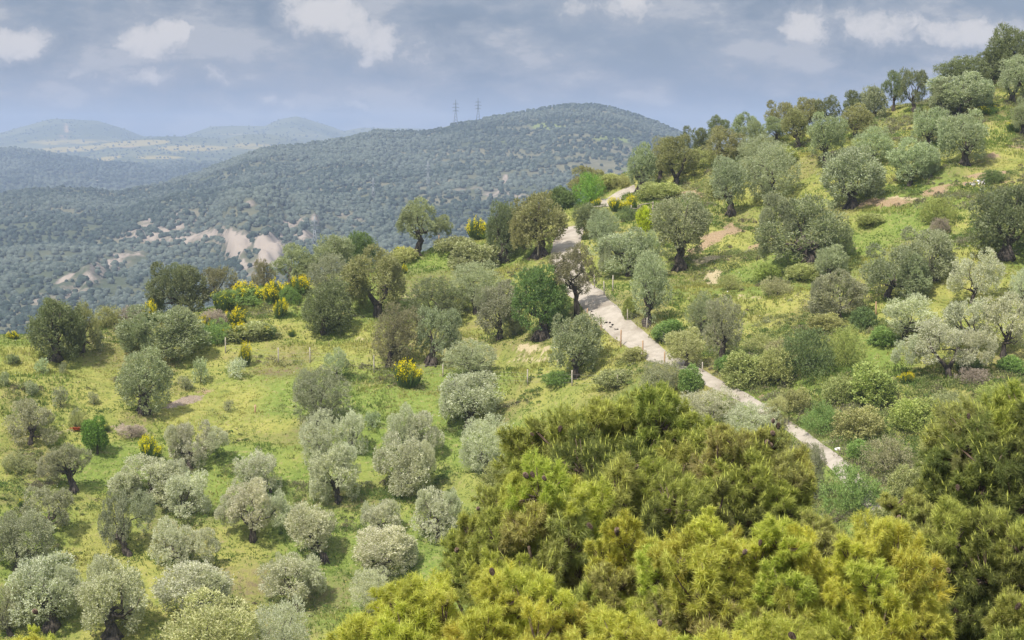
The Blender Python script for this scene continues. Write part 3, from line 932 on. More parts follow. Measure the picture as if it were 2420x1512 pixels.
def olive(bx, by, l, r_, t_, b_, tone, kind, trunk, label, name='olive_tree', cat='olive tree', group='olive trees on the hillside', depth=None, k=0):
    """bx, by: foot of the trunk in the photo; l, r_, t_, b_: sides of the crown in the photo"""
    seed = int(abs(bx) * 31 + by * 17) % 99991
    r = np.random.default_rng(seed)
    P = cast(bx, by, H) if depth is None else pt(bx, by, depth)
    s = P[1] / F * 1.0
    w = (r_ - l) * s * 0.5 * 0.98
    # the crown is seen from a little above: its height in the photo also holds some of its depth
    hh = (b_ - t_) * s * 0.5
    w_d = w * 0.88
    h = max(hh * 1.03 - 0.02 * w_d, 0.45 * hh)
    cx = ((l + r_) / 2 - bx) * s
    cz = (by - (t_ + b_) / 2) * s
    root = link(name, None, loc=P, label=label, cat=cat, group=group)
    root.empty_display_size = 0.5
    fam = CROWNS[kind]
    me = fam[(seed + k) % len(fam)]
    rot = r.uniform(0, 2 * math.pi)
    cr = link('crown', me, parent=root, loc=(cx, 0, cz), color=jitter(TONES[tone], r))
    cr.rotation_euler = (0, 0, rot)
    ww = w / 1.0
    cr.scale = (ww, ww * 0.96, h)
    extra_tips = []
    for j, (l2, r2, t2, b2) in enumerate(EXTRAS.get((bx, by), ())):
        m2 = fam[(seed + k + j + 1) % len(fam)]
        ecx, ecz = ((l2 + r2) / 2 - bx) * s, (by - (t2 + b2) / 2) * s
        ew, eh = (r2 - l2) * s * .52, (b2 - t2) * s * .5
        ey = (-.25 + .5 * r.random()) * w
        e2 = link('crown', m2, parent=root, loc=(ecx, ey, ecz), color=jitter(TONES[tone], r))
        e2.rotation_euler = (0, 0, r.uniform(0, 6.28))
        e2.scale = (ew, ew * .9, eh)
        extra_tips.append(np.array([ecx, ey, ecz]))
    # trunk and limbs up into the lobes of this very crown
    LB = lobes_of(me)
    c, sn = math.cos(rot), math.sin(rot)
    LW = np.stack([(LB[:, 0] * c - LB[:, 1] * sn) * ww + cx, (LB[:, 0] * sn + LB[:, 1] * c) * ww, LB[:, 2] * h + cz], 1)
    A = Acc()
    H_ = cz + h
    tr = {'thick': .062, 'thin': .032, 'mid': .044, 'fork': .048, 'lean': .050, 'none': .044}[trunk] * max(H_, 2.5) * r.uniform(.95, 1.1)
    zc = max(0.30 * H_, cz - h * 0.75)
    top = np.array([cx * 0.55 + r.normal() * 0.1, r.normal() * 0.12, zc])
    if trunk == 'lean':
        top = np.array([cx * 0.75, 0.0, zc])

    def limb(a, b, r0, r1, n=7, wob=0.10, seg=7):
        a, b = np.asarray(a), np.asarray(b)
        q = np.linspace(0, 1, n)[:, None]
        L_ = np.linalg.norm(b - a)
        P_ = a + (b - a) * q
        P_[1:-1] += r.normal(size=(n - 2, 3)) * wob * L_ * 0.35
        P_[:, 2] -= 0.10 * L_ * np.sin(math.pi * q[:, 0])
        A.tube(P_, np.linspace(r0, r1, n), seg=seg, twist=0.25, rough=0.45, seed=seed)

    order = np.argsort(-LW[:, 2])
    lob = LW[r.permutation(len(LW))[:9]]
    if extra_tips:
        lob = np.vstack([extra_tips, lob[:8]])
    if trunk == 'fork':
        zc2 = max(0.16 * H_, zc * 0.45)
        base = np.array([0, 0, zc2])
        A.tube([[0, 0, -.5], [0, 0, 0.0], [0.02, 0, zc2 * .5], base], [tr * 1.8, tr * 1.5, tr * 1.15, tr * 1.1], seg=9, rough=.4, seed=seed)
        ends = []
        for sgn in (-1, 1):
            e = np.array([cx * .5 + sgn * w * .42, r.normal() * .2, cz - h * .25])
            mid = base + (e - base) * .5 + np.array([sgn * w * .05, 0, -0.02])
            A.tube([base - [0, 0, .15], base + (mid - base) * .5, mid, e], [tr * .9, tr * .8, tr * .65, tr * .35], seg=7, rough=.35, seed=seed)
            ends.append(e)
            for q in lob[:9]:
                if (q[0] - cx) * sgn > -0.1 * w:
                    limb(mid + (e - mid) * .6, q, tr * .38, tr * .07, wob=.16)
    else:
        n = 7
        q = np.linspace(0, 1, n)[:, None]
        P_ = q * top
        P_[1:-1, :2] += r.normal(size=(n - 2, 2)) * tr * .30
        P_ = np.vstack([[0, 0, -0.6], P_])
        fl = {'thick': 1.9, 'lean': 1.7}.get(trunk, 1.5)
        rad = tr * np.array([fl * 1.1, fl, 1.32, 1.08, 1.0, .96, .9, .82])
        A.tube(P_, rad, seg=11, rough=.42, seed=seed, twist=.15)
        if trunk in ('thick', 'lean'):
            for j in range(5):   # root flares
                a = 2 * math.pi * j / 5 + r.random()
                e = np.array([math.cos(a), math.sin(a), 0]) * tr * 2.6
                A.tube([[e[0] * .15, e[1] * .15, tr * 2.6], [e[0] * .5, e[1] * .5, tr * .9], [e[0], e[1], -.25]], [tr * .4, tr * .42, tr * .3], seg=6, rough=.3, seed=seed + j)
        for j, qv in enumerate(lob):
            st = P_[-1 - (j % 3)]
            limb(st, qv, tr * r.uniform(.42, .6), tr * .08, wob=.15)
    link('trunk', A.mesh('trunk', M_BARK), parent=root)
    return root


def jitter(c, r, a=0.07):
    k = 1 + r.uniform(-a, a)
    return tuple(float(max(0.005, x * k * (1 + r.uniform(-a, a) * 0.5))) for x in c)


STEM = {}


def bush(x, b, w, hgt, tone, kind, label, name='bush', cat='bush', group=None, depth=None, sink=0.12):
    """x, b: middle of the foot in the photo; w, hgt: its width and height there"""
    seed = int(abs(x) * 37 + b * 13) % 99991
    r = np.random.default_rng(seed)
    P = cast(x, b, H) if depth is None else pt(x, b, depth)
    s = P[1] / F
    W, Hh = w * s * 0.5, hgt * s
    root = link(name, None, loc=P, label=label, cat=cat, group=group)
    fam = BUSHES[kind]
    me = fam[seed % len(fam)]
    o = link('foliage', me, parent=root, loc=(0, 0, Hh * 0.5 * (1 - sink)), color=jitter(tuple(1.32 * q for q in BTONES[tone]) if kind != 'sapling' else TONES[tone], r))
    o.rotation_euler = (0, 0, r.uniform(0, 6.28))
    o.scale = (W, W * .9, Hh * 0.5 * (1 + sink))
    A = Acc()
    LB = lobes_of(me)
    n = 5 if kind != 'sapling' else 3
    for j in range(n):
        q = LB[j % len(LB)]
        e = np.array([q[0] * W * .7, q[1] * W * .7, Hh * .5 + q[2] * Hh * .4])
        if kind == 'sapling':
            A.tube([[0, 0, -.2], [e[0] * .1, e[1] * .1, Hh * .3], e], [.05, .035, .01], seg=5)
        else:
            A.tube([[e[0] * .1, e[1] * .1, -.2], e * [.45, .45, .5], e], [.05, .035, .012], seg=5)
    link('trunk' if kind == 'sapling' else 'stem', A.mesh('stem', M_BARK), parent=root)
    return root


# broom: upright rushy green stems below, yellow blossom above
def broom_meshes(seed, dens=1.0):
    r = np.random.default_rng(seed)
    n = 700
    a = r.uniform(0, 6.28, n)
    q = r.random(n) ** .6
    base = np.stack([np.cos(a) * q * .5, np.sin(a) * q * .5, np.zeros(n)], 1)
    tip = np.stack([np.cos(a) * q, np.sin(a) * q, 0.55 + 0.45 * np.sqrt(np.clip(1 - q * q * .8, 0, 1)) * r.uniform(.8, 1.1, n)], 1)
    lob = vnoise(np.cos(a) * q * 2.4 + 9, np.sin(a) * q * 2.4 + seed)
    tip[:, 2] *= 0.60 + 0.60 * lob
    tip[:, :2] *= (0.75 + 0.5 * vnoise(a * 1.3 + seed, q * 0 + 3.0))[:, None]
    d = tip - base
    V, Q = cards(base, d, np.linalg.norm(d, axis=1), 0.035, r, 0.12)
    st = mesh_np('stems', V, Q, M_BUSH, {'v': np.repeat(r.random(n), 4)})
    m = int(3000 * dens)
    i = r.integers(0, n, m)
    f = 1.04 - .62 * r.random(m) ** 1.4
    P = base[i] + d[i] * f[:, None] + r.normal(size=(m, 3)) * .035
    ok = vnoise(P[:, 0] * 4 + seed, P[:, 1] * 4 + P[:, 2] * 3) > .36
    P = P[ok]
    m = len(P)
    V, Q = cards(P, r.normal(size=(m, 3)) + [0, 0, .6], .065, .045, r)
    bl = mesh_np('blossom', V, Q, M_BROOM, {'v': np.repeat(r.random(m), 4)})
    return st, bl


BROOM = [broom_meshes(301), broom_meshes(302), broom_meshes(303), broom_meshes(304, .3)]


def broom(x, b, w, hgt, label, k=None, col=(0.80, 0.60, 0.010)):
    seed = int(x * 37 + b * 13) % 99991
    r = np.random.default_rng(seed)
    P = cast(x, b, H)
    s = P[1] / F
    st, bl = BROOM[seed % 3 if k is None else k]
    root = link('broom_bush', None, loc=P, label=label, cat='broom bush', group='broom bushes in yellow flower')
    rz = r.uniform(0, 6.28)
    for nm, me, c in (('stems', st, (.13, .19, .065)), ('blossom', bl, col)):
        o = link(nm, me, parent=root, loc=(0, 0, -.1), color=jitter(c, r, .05))
        o.scale = (w * s * .5, w * s * .5, hgt * s * 1.02)
        o.rotation_euler = (0, 0, rz)
    return root


# ------------------------------------------------------------------ pines: boughs of needle shoots
def bough_mesh(seed, shoots=150, needles=84, cover=1.0):
    r = np.random.default_rng(seed)
    # little domes over a bigger dome
    D = []
    while len(D) < 11:
        p = r.normal(size=3)
        p /= np.linalg.norm(p)
        if p[2] < -0.6:
            continue
        p = p * np.array([.74, .74, .80]) * r.uniform(.45, 1.15)
        D.append([*p, r.uniform(.17, .36)])
    D = np.array(D)
    C, G, K = [], [], []
    while len(C) < shoots:
        k = r.integers(0, len(D))
        d = r.normal(size=3)
        d /= np.linalg.norm(d)
        if d[2] < -0.85:
            continue
        p = D[k, :3] + d * D[k, 3] * (1 if r.random() < .75 else r.uniform(.55, .95))
        if (np.linalg.norm(p - D[:, :3], axis=1) < D[:, 3] * .80).any() and r.random() < .93:
            continue
        g = d * .75 + p * .6 + np.array([0, 0, .55]) + r.normal(size=3) * .15
        C.append(p)
        K.append(k)
        G.append(g / np.linalg.norm(g))
    C, G = np.array(C), np.array(G)
    n = len(C)
    sl = r.uniform(.20, .34, n)                     # shoot length
    # needles
    Ci = np.repeat(C, needles, 0)
    Gi = np.repeat(G, needles, 0)
    m = len(Ci)
    f = r.random(m)
    P = Ci + Gi * ((f - .7) * np.repeat(sl, needles))[:, None]
    S = np.cross(Gi, r.normal(size=(m, 3)))
    S /= np.linalg.norm(S, axis=1)[:, None]
    up = r.uniform(.30, .98, m)[:, None]
    N = S * np.sqrt(1 - up * up * .8) + Gi * up
    N /= np.linalg.norm(N, axis=1)[:, None]
    N[:, 2] -= .12
    L = r.uniform(.13, .25, m)[:, None]
    T = np.cross(N, r.normal(size=(m, 3)))
    T /= np.linalg.norm(T, axis=1)[:, None]
    wd = .0088
    V = np.stack([P - T * wd, P + T * wd, P + N * L], 1).reshape(-1, 3)
    tri = np.arange(3 * m).reshape(m, 3)
    hue = np.repeat(.5 * r.random(n) + .5 * r.random(len(D))[np.array(K)], needles)
    v = np.repeat(.55 * hue + .45 * r.random(m), 3)
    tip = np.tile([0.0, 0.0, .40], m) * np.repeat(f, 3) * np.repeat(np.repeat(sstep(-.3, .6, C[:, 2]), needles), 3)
    # candles: pale new growth standing up at the shoot ends
    cs = (r.random(n) < .60) & (C[:, 2] > -.25)
    Cc, Gc = C[cs] + G[cs] * .02, G[cs] * .6 + np.array([0, 0, .7])
    Gc /= np.linalg.norm(Gc, axis=1)[:, None]
    k = len(Cc)
    q = r.uniform(.12, .27, k)[:, None]
    a = np.cross(Gc, r.normal(size=(k, 3)))
    a /= np.linalg.norm(a, axis=1)[:, None]
    b = np.cross(Gc, a)
    w2 = .027
    CV = np.stack([Cc + a * w2, Cc - a * w2 * .5 + b * w2 * .87, Cc - a * w2 * .5 - b * w2 * .87, Cc + Gc * q], 1).reshape(-1, 3)
    o = len(V) + 4 * np.arange(k)[:, None]
    ct = np.concatenate([o + [0, 1, 3], o + [1, 2, 3], o + [2, 0, 3]])
    V = np.vstack([V, CV])
    v = np.concatenate([v, np.full(len(CV), .7)])
    tip = np.concatenate([tip, np.full(len(CV), .85)])
    me = mesh_np('bough', V, np.vstack([tri, ct]), M_PINE, {'v': v, 'tip': tip})
    # twigs
    A = Acc()
    for j in r.permutation(n)[:40]:
        e = C[j] - G[j] * .1
        A.tube([e * [.2, .2, .2] + [0, 0, -.15], e * [.55, .55, .5] + [0, 0, -.1], e], [.03, .02, .007], seg=4)
    tw = A.mesh('twigs', M_PBARK)
    return me, tw


BOUGHS = [bough_mesh(401 + k) for k in range(5)]


def cone_mesh():
    A = Acc()
    L, Rr = .11, .034
    for i in range(9):
        z = L * i / 9
        rr = Rr * math.sin(math.pi * (i + 1.2) / 11) ** .7
        for j in range(8):
            a = 2 * math.pi * (j + .5 * (i % 2)) / 8
            d = np.array([math.cos(a), math.sin(a), 0])
            s = np.array([-d[1], d[0], 0]) * .013
            p = d * rr * .4 + [0, 0, z]
            e = d * rr * 1.15 + [0, 0, z + .012]
            A.add([p - s, p + s, e + s, e - s, e + [0, 0, -.008]], [(0, 1, 2, 3)], [(3, 2, 4)])
    return A.mesh('cone', M_CONE, False)


CONE = cone_mesh()
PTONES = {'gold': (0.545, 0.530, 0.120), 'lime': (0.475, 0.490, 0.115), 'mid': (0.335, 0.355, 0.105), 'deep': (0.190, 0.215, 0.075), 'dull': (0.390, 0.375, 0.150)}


def pine(label, boughs, tone, depth, cones=(), fill=True, group='pine trees in the foreground'):
    """boughs: (x, y, radius) of each dome in the photo (+ optional depth offset, tone)"""
    bs = []
    for q in boughs:
        x, y, rp = q[0], q[1] + 16, q[2] * .96
        d = depth + (q[3] if len(q) > 3 else 0.0)
        bs.append((pt(x, y, d), rp * d / F, q[4] if len(q) > 4 else tone))
    if fill:
        rr = np.random.default_rng(int(boughs[0][0]))
        for q in boughs:
            d = depth + (q[3] if len(q) > 3 else 0.0) + q[2] * depth / F * 1.15
            dy = rr.uniform(30, 75)
            bs.append((pt(q[0] + rr.uniform(-35, 35), q[1] + dy, d), q[2] * 1.1 * d / F, q[4] if len(q) > 4 else tone))
    cen = np.mean([b[0] for b in bs], axis=0)
    cen[1] += 0.6
    gz = float(H(np.array([cen[0]]), np.array([cen[1]]))[0])
    seed = int(boughs[0][0] * 3 + boughs[0][1]) % 9973
    r = np.random.default_rng(seed)
    base = np.array([cen[0], cen[1], gz])
    root = link('pine_tree', None, loc=base, label=label, cat='pine tree', group=group)
    A = Acc()
    topz = max(b[0][2] for b in bs) - gz
    lean = r.normal(size=2) * .15
    q = np.linspace(0, 1, 10)
    A.tube(np.stack([lean[0] * q * 2, lean[1] * q * 2, -.5 + (topz - .2) * q], 1), .20 * (1 - .8 * q) + .02, seg=10, rough=.12, seed=seed)
    for c, R_, tn in bs:
        e = c - base - [0, 0, R_ * .4]
        zz = max(.4, e[2] - .8 - .45 * np.hypot(e[0], e[1]))
        m = np.array([e[0] * .5, e[1] * .5, zz + .35 * (e[2] - zz)])
        A.tube([[0, 0, zz], m, e], [.075, .06, .03], seg=6, rough=.2, seed=seed)
    link('trunk', A.mesh('trunk', M_PBARK), parent=root)
    kids = []
    for j, (c, R_, tn) in enumerate(bs):
        me, tw = BOUGHS[(seed + j) % len(BOUGHS)]
        o = link('bough', me, parent=root, loc=c - base, color=jitter(PTONES[tn], r, .12))
        o.rotation_euler = (r.normal() * .25, r.normal() * .25, r.uniform(0, 6.28))
        q = r.uniform(.82, 1.15)
        o.scale = (R_ * q, R_ * q, R_ * r.uniform(.85, 1.3))
        w = link('twigs', tw, parent=o)
        kids.append((c, o))
    for (x, y) in cones:
        # hang the cone on the nearest bough, on the side turned to the view
        X, _, Z = ray(x, y)
        best = min(kids, key=lambda k: np.hypot(*(np.array(to_px(k[0])) - [x, y])))
        d = best[0][1] - .75 * best[1].scale[0]
        cn = link('cone', CONE, parent=root, loc=np.array([X * d, d, Z * d]) - base)
        s = r.uniform(1.0, 1.5)
        cn.scale = (s, s, s)
        cn.rotation_euler = (r.uniform(-.9, .9), r.uniform(-.9, .9), r.uniform(0, 6))
    return root

# ------------------------------------------------------------------ the olive trees, one row each:
# foot x, y, crown left, right, top, bottom, tone, crown kind, trunk kind, label
TREES = [
    # --- left ridge, from the left
    (130, 848, 66, 198, 708, 845, 'dark', 'round', 'thick', 'big dark round olive tree, leftmost on the ridge, short thick trunk'),
    (195, 830, 165, 240, 716, 828, 'olive', 'open', 'none', 'brownish olive tree touching the right side of the leftmost dark ridge tree'),
    (430, 742, 352, 490, 622, 742, 'dark', 'clump', 'none', 'dark green ridge olive behind the tall yellow broom, left of the two together'),
    (520, 722, 476, 562, 628, 712, 'brown', 'open', 'mid', 'smaller brownish olive against the blue hill, just right of a dark green one'),
    (390, 838, 285, 492, 724, 838, 'mid', 'clump', 'mid', 'wide spreading olive below the ridge with yellow broom growing behind it'),
    (340, 972, 274, 410, 820, 968, 'mid', 'round', 'thick', 'dense olive standing alone in the left meadow, foliage down to the grass'),
    (625, 672, 592, 652, 606, 672, 'brown', 'open', 'none', 'small grey-brown olive at the left edge of the ridge clump above the broom row'),
    (682, 668, 640, 752, 568, 664, 'mid', 'clump', 'mid', 'spreading ridge olive directly behind the long row of yellow broom'),
    (780, 622, 738, 834, 532, 612, 'mid', 'round', 'none', 'olive on the ridge skyline just below the pale steel pylon'),
    (850, 618, 808, 892, 534, 608, 'green', 'dense', 'none', 'bushy green-topped olive on the ridge, right of the one under the pylon'),
    (780, 695, 728, 832, 600, 692, 'grey', 'fine', 'none', 'pale grey-green olive filling the gap left of the fork-trunked tree'),
    (893, 748, 812, 962, 582, 722, 'olive', 'clump', 'fork', 'tall olive with a clearly forked dark trunk below the ridge'),
    (765, 788, 714, 838, 664, 786, 'dark', 'dense', 'none', 'round dark olive bush-like to the ground, right of the yellow broom'),
    (1030, 768, 955, 1102, 654, 762, 'dark', 'fine', 'none', 'wide dark mop-headed olive in the middle of the meadow without visible trunk'),
    (918, 862, 880, 1006, 718, 862, 'brown', 'fine', 'none', 'brownish tall olive just above the lone yellow broom bush'),
    (1018, 860, 982, 1090, 726, 832, 'mid', 'open', 'thick', 'grey-green olive with thick bare trunk, right of the brownish one above the broom'),
    (1126, 738, 1062, 1190, 618, 712, 'sage', 'fine', 'mid', 'fine-leaved olive with a slim dark trunk below the round pale shrub'),
    (1180, 802, 1118, 1235, 664, 792, 'grey', 'clump', 'mid', 'speckled grey olive left of the bright green round-headed one'),
    (1282, 797, 1213, 1346, 628, 772, 'green', 'round', 'thick', 'fresh green olive with leaning dark trunk, left of the road'),
    (985, 606, 936, 1070, 468, 560, 'mid', 'clump', 'lean', 'lone wind-shaped olive on the ridge skyline with a long branch to the right'),
    (1188, 614, 1148, 1232, 478, 606, 'dark', 'round', 'thick', 'dark olive on the ridge, left of the big brownish one by the road'),
    (1276, 606, 1208, 1340, 456, 584, 'olive', 'round', 'thick', 'big olive-brown tree at the left verge of the road crest'),
    (1365, 742, 1298, 1412, 576, 690, 'brown', 'clump', 'thin', 'olive with tall thin bare trunk standing against the pale road'),
    (1362, 892, 1298, 1426, 742, 874, 'mid', 'round', 'mid', 'well-shaped round olive on short trunk directly below the road bend'),
    (1112, 902, 1048, 1186, 802, 884, 'pale', 'fine', 'none', 'pale silvery crown seen just behind and above another silvery olive'),
    (1106, 1008, 1038, 1182, 878, 988, 'silver', 'round', 'mid', 'round silvery olive with short dark trunk on green grass, right of the lone broom'),
    (795, 896, 764, 828, 822, 872, 'sage', 'open', 'thin', 'tiny crooked olive with bent bare stem below the meadow fence'),
    (745, 1000, 684, 828, 868, 992, 'grey', 'fine', 'none', 'big grey-green olive below the crooked little one, foliage to the ground'),
    (745, 1090, 698, 806, 968, 1092, 'silver', 'fine', 'none', 'silvery olive, left one of the clump under the big grey-green tree'),
    (838, 1072, 790, 870, 972, 1070, 'silver', 'open', 'none', 'small silvery olive, right one of the clump under the big grey-green tree'),
    (980, 1085, 904, 1048, 954, 1082, 'silver', 'clump', 'none', 'tall twin-topped silvery olive left of the pine wood'),
    (1150, 1118, 1086, 1218, 980, 1120, 'silver', 'fine', 'none', 'silvery olive whose right side touches the dark back pine'),
    (800, 1184, 728, 852, 1046, 1178, 'silver', 'open', 'mid', 'silvery olive casting a dark shadow on grass at its left foot'),
    (942, 1170, 884, 1028, 1028, 1162, 'silver', 'clump', 'thin', 'silvery olive in front of the tall twin-topped one'),
    (1036, 1277, 974, 1092, 1152, 1274, 'silver', 'clump', 'none', 'silvery olive beside the left edge of the pines, no trunk showing'),
    (767, 1324, 678, 796, 1190, 1300, 'silver', 'round', 'lean', 'silvery olive with trunk slanting down to the right'),
    (640, 1162, 550, 666, 1068, 1152, 'silver', 'open', 'thin', 'low silvery crown just behind the wide olive with the straight trunk'),
    (597, 1274, 514, 688, 1126, 1242, 'silver', 'clump', 'mid', 'wide umbrella-like silvery olive with straight dark trunk'),
    (902, 1262, 850, 952, 1180, 1262, 'silver', 'open', 'none', 'small silvery crown peeping over a large rounded one'),
    (910, 1362, 832, 988, 1238, 1348, 'silver', 'round', 'none', 'large rounded silvery olive near the front pines with a low side branch'),
    (868, 1455, 828, 932, 1338, 1442, 'silver', 'fine', 'none', 'silvery olive partly hidden behind the yellow-green front pine'),
    (697, 1428, 604, 772, 1306, 1412, 'silver', 'open', 'mid', 'open airy silvery olive with short dark trunk near the bottom centre'),
    (448, 1108, 388, 538, 994, 1104, 'silver', 'clump', 'none', 'silvery olive immediately right of the small round yellow broom'),
    (352, 1198, 268, 442, 1078, 1188, 'silver', 'clump', 'lean', 'wide silvery olive right below the small round yellow broom'),
    (428, 1222, 384, 502, 1114, 1216, 'silver', 'open', 'thin', 'airy silvery olive tucked to the right of the wide one below the broom'),
    (303, 1310, 228, 368, 1156, 1290, 'grey', 'open', 'mid', 'two-lobed grey olive with gap in its crown and a dark trunk'),
    (432, 1345, 354, 514, 1222, 1338, 'silver', 'clump', 'none', 'broad double-headed silvery olive in the lower left grove'),
    (174, 1158, 84, 216, 1046, 1120, 'grey', 'open', 'thick', 'old olive with stout hollow trunk and sparse crown leaning left'),
    (72, 1048, 14, 146, 942, 1044, 'grey', 'open', 'none', 'dull grey olive near the left edge beside the small green tree'),
    (114, 1264, 54, 172, 1150, 1250, 'grey', 'open', 'mid', 'grey olive below the old hollow-trunked one'),
    (40, 1345, -22, 132, 1204, 1338, 'grey', 'clump', 'none', 'wide grey olive at the left edge, behind the bottom-left big one'),
    (122, 1484, 18, 192, 1308, 1470, 'silver', 'round', 'thick', 'big silvery olive at bottom left above the pine tips'),
    (265, 1508, 178, 346, 1312, 1492, 'silver', 'clump', 'thick', 'tall silvery olive at the bottom with stout dark split trunk'),
    (440, 1472, 358, 552, 1322, 1446, 'silver', 'round', 'none', 'silvery olive at the bottom behind the yellowish front crown'),
    (520, 1640, 384, 642, 1396, 1600, 'straw', 'round', 'none', 'large pale yellowish crown cut off by the bottom edge'),
    (665, 1630, 590, 752, 1412, 1590, 'silver', 'fine', 'none', 'grey-green crown cut off by the bottom edge, right of the yellowish one'),
    (25, 1500, -40, 50, 1380, 1480, 'grey', 'fine', 'none', 'bit of grey olive in the bottom left corner'),
    # --- between the road and the right-hand slope
    (1398, 452, 1346, 1450, 378, 452, 'olive', 'clump', 'none', 'dull olive crown behind the bright green bush at the road crest'),
    (1512, 460, 1480, 1556, 340, 446, 'mid', 'round', 'thick', 'dark olive with gnarled pale trunk at the far bend of the road'),
    (1598, 442, 1546, 1652, 320, 404, 'olive', 'clump', 'fork', 'olive with short forked trunk right of the far road bend'),
    (1560, 425, 1530, 1600, 325, 400, 'olive', 'fine', 'none', 'crown wedged between the gnarled tree and the forked one at the far road bend'),
    (1728, 506, 1680, 1762, 372, 474, 'sage', 'round', 'lean', 'narrow grey olive with slanting flared trunk above the red bank'),
    (1822, 480, 1752, 1896, 340, 474, 'sage', 'fine', 'none', 'very large pale feathery olive above the red bank'),
    (1790, 420, 1740, 1850, 320, 400, 'sage', 'fine', 'none', 'pale feathery crown rising behind the very large one above the red bank'),
    (1608, 636, 1540, 1678, 458, 598, 'mid', 'round', 'lean', 'big round olive on a leaning pale trunk, right of the road'),
    (1398, 560, 1354, 1444, 482, 552, 'dark', 'round', 'none', 'dark olive crown overhanging the right edge of the upper road'),
    (1430, 590, 1388, 1468, 494, 580, 'sage', 'fine', 'none', 'pale olive crown in front of the dark one overhanging the road'),
    (1485, 652, 1408, 1562, 540, 646, 'sage', 'clump', 'mid', 'wide sage-green olive on the bank right of the road'),
    (1530, 768, 1486, 1582, 598, 748, 'sage', 'tall', 'mid', 'tall narrow pale olive beside the track fence posts'),
    (1918, 618, 1788, 2014, 464, 614, 'mid', 'clump', 'thick', 'very wide dark olive in the middle of the right slope'),
    (1660, 790, 1618, 1704, 690, 788, 'mid', 'fine', 'none', 'darker left half of the olive pair below the wide right-slope tree'),
    (1705, 850, 1668, 1756, 704, 838, 'grey', 'tall', 'none', 'greyish taller right half of the olive pair near the lower road'),
    (1622, 866, 1574, 1668, 774, 862, 'straw', 'round', 'none', 'yellowish olive right where the road narrows'),
    (2012, 490, 1938, 2088, 348, 468, 'sage', 'round', 'thick', 'round pale olive on a massive dark root base with red soil'),
    (1950, 390, 1904, 1998, 268, 362, 'mid', 'round', 'mid', 'round olive with straight trunk behind the one on the massive root base'),
    (2150, 438, 2098, 2216, 328, 424, 'sage', 'round', 'mid', 'upright rounded olive standing free on grass, left of the rubble heap'),
    (2062, 385, 2012, 2118, 300, 382, 'sage', 'fine', 'none', 'leafy olive between two free-standing ones on the upper right slope'),
    (2280, 392, 2218, 2338, 262, 374, 'sage', 'round', 'thick', 'large olive on the upper right slope above the rubble heap'),
    (2195, 345, 2154, 2240, 256, 332, 'sage', 'round', 'none', 'olive behind and left of the large one above the rubble heap'),
    (2415, 318, 2384, 2450, 232, 308, 'mid', 'clump', 'none', 'olive cut by the right edge high on the slope'),
    (2112, 262, 2084, 2140, 168, 236, 'dark', 'clump', 'thin', 'left tree of a skyline pair with sky showing between thin trunks'),
    (2160, 262, 2122, 2192, 164, 240, 'dark', 'open', 'mid', 'right tree of a skyline pair, sparse twigs at its right side'),
    (2262, 270, 2194, 2342, 172, 264, 'sage', 'round', 'mid', 'broad olive near the skyline right of the thin-trunked pair'),
    (2236, 280, 2194, 2262, 185, 262, 'mid', 'clump', 'mid', 'olive leaning on the left of the broad one near the skyline'),
    (2392, 242, 2344, 2440, 132, 222, 'sage', 'clump', 'fork', 'olive with forked trunk near the top right corner'),
    (2380, 606, 2290, 2470, 438, 592, 'dark', 'round', 'thick', 'large dark olive cut by the right edge with dark shade under it'),
    (2212, 660, 2114, 2262, 538, 652, 'sage', 'clump', 'none', 'pale tufted olive behind the darker low one on the right slope'),
    (2098, 702, 2034, 2200, 578, 696, 'mid', 'clump', 'mid', 'low wide darker olive on the right slope with several leaning limbs'),
    (1985, 756, 1908, 2048, 638, 748, 'grey', 'clump', 'none', 'grey bushy olive left of the wooden post on the right slope'),
    (1962, 662, 1924, 2006, 578, 656, 'sage', 'round', 'none', 'small pale crown peeping over the grey bushy olive'),
    (2295, 720, 2236, 2378, 588, 690, 'silver', 'open', 'thin', 'airy silvery olive on the right slope with slim trunk'),
    (2240, 892, 2108, 2346, 754, 858, 'silver', 'open', 'fork', 'spreading silvery olive with wide V-shaped trunk at lower right'),
    (2136, 800, 2082, 2220, 694, 786, 'silver', 'open', 'mid', 'silvery olive behind the left side of the V-trunked one'),
    (2300, 838, 2222, 2340, 706, 806, 'silver', 'open', 'mid', 'silvery olive behind the right side of the V-trunked one'),
    (2370, 842, 2322, 2440, 690, 812, 'silver', 'open', 'thin', 'silvery olive by the right edge with straight slim trunk'),
    (2412, 740, 2384, 2460, 632, 712, 'silver', 'fine', 'none', 'silvery crown cut by the right edge above the slim-trunked one'),
    # --- the row along the right skyline
    (1648, 372, 1608, 1682, 300, 372, 'dark', 'clump', 'none', 'first low dark tree of the skyline row where the blue hill meets it'),
    (1712, 385, 1652, 1760, 300, 382, 'olive', 'clump', 'none', 'broad olive in front of the left end of the skyline row'),
    (1700, 345, 1670, 1732, 262, 318, 'dark', 'clump', 'none', 'spiky dark skyline tree, second from the left end of the row'),
    (1757, 340, 1726, 1792, 266, 326, 'mid', 'clump', 'none', 'grey-green skyline tree, third from the left end of the row'),
    (1836, 338, 1800, 1868, 276, 322, 'mid', 'clump', 'mid', 'low olive with dark stout trunk in front of the skyline row'),
    (1842, 318, 1806, 1884, 232, 300, 'olive', 'clump', 'none', 'rounded brownish tree at the hump of the skyline row'),
    (1886, 352, 1846, 1912, 258, 326, 'olive', 'round', 'mid', 'olive with pale straight trunk in front of the skyline row'),
    (1905, 300, 1870, 1944, 226, 292, 'olive', 'round', 'none', 'round-topped olive-brown tree in the middle of the skyline row'),
    (1953, 290, 1924, 1990, 222, 282, 'dark', 'clump', 'none', 'dark tree with a notched top in the middle of the skyline row'),
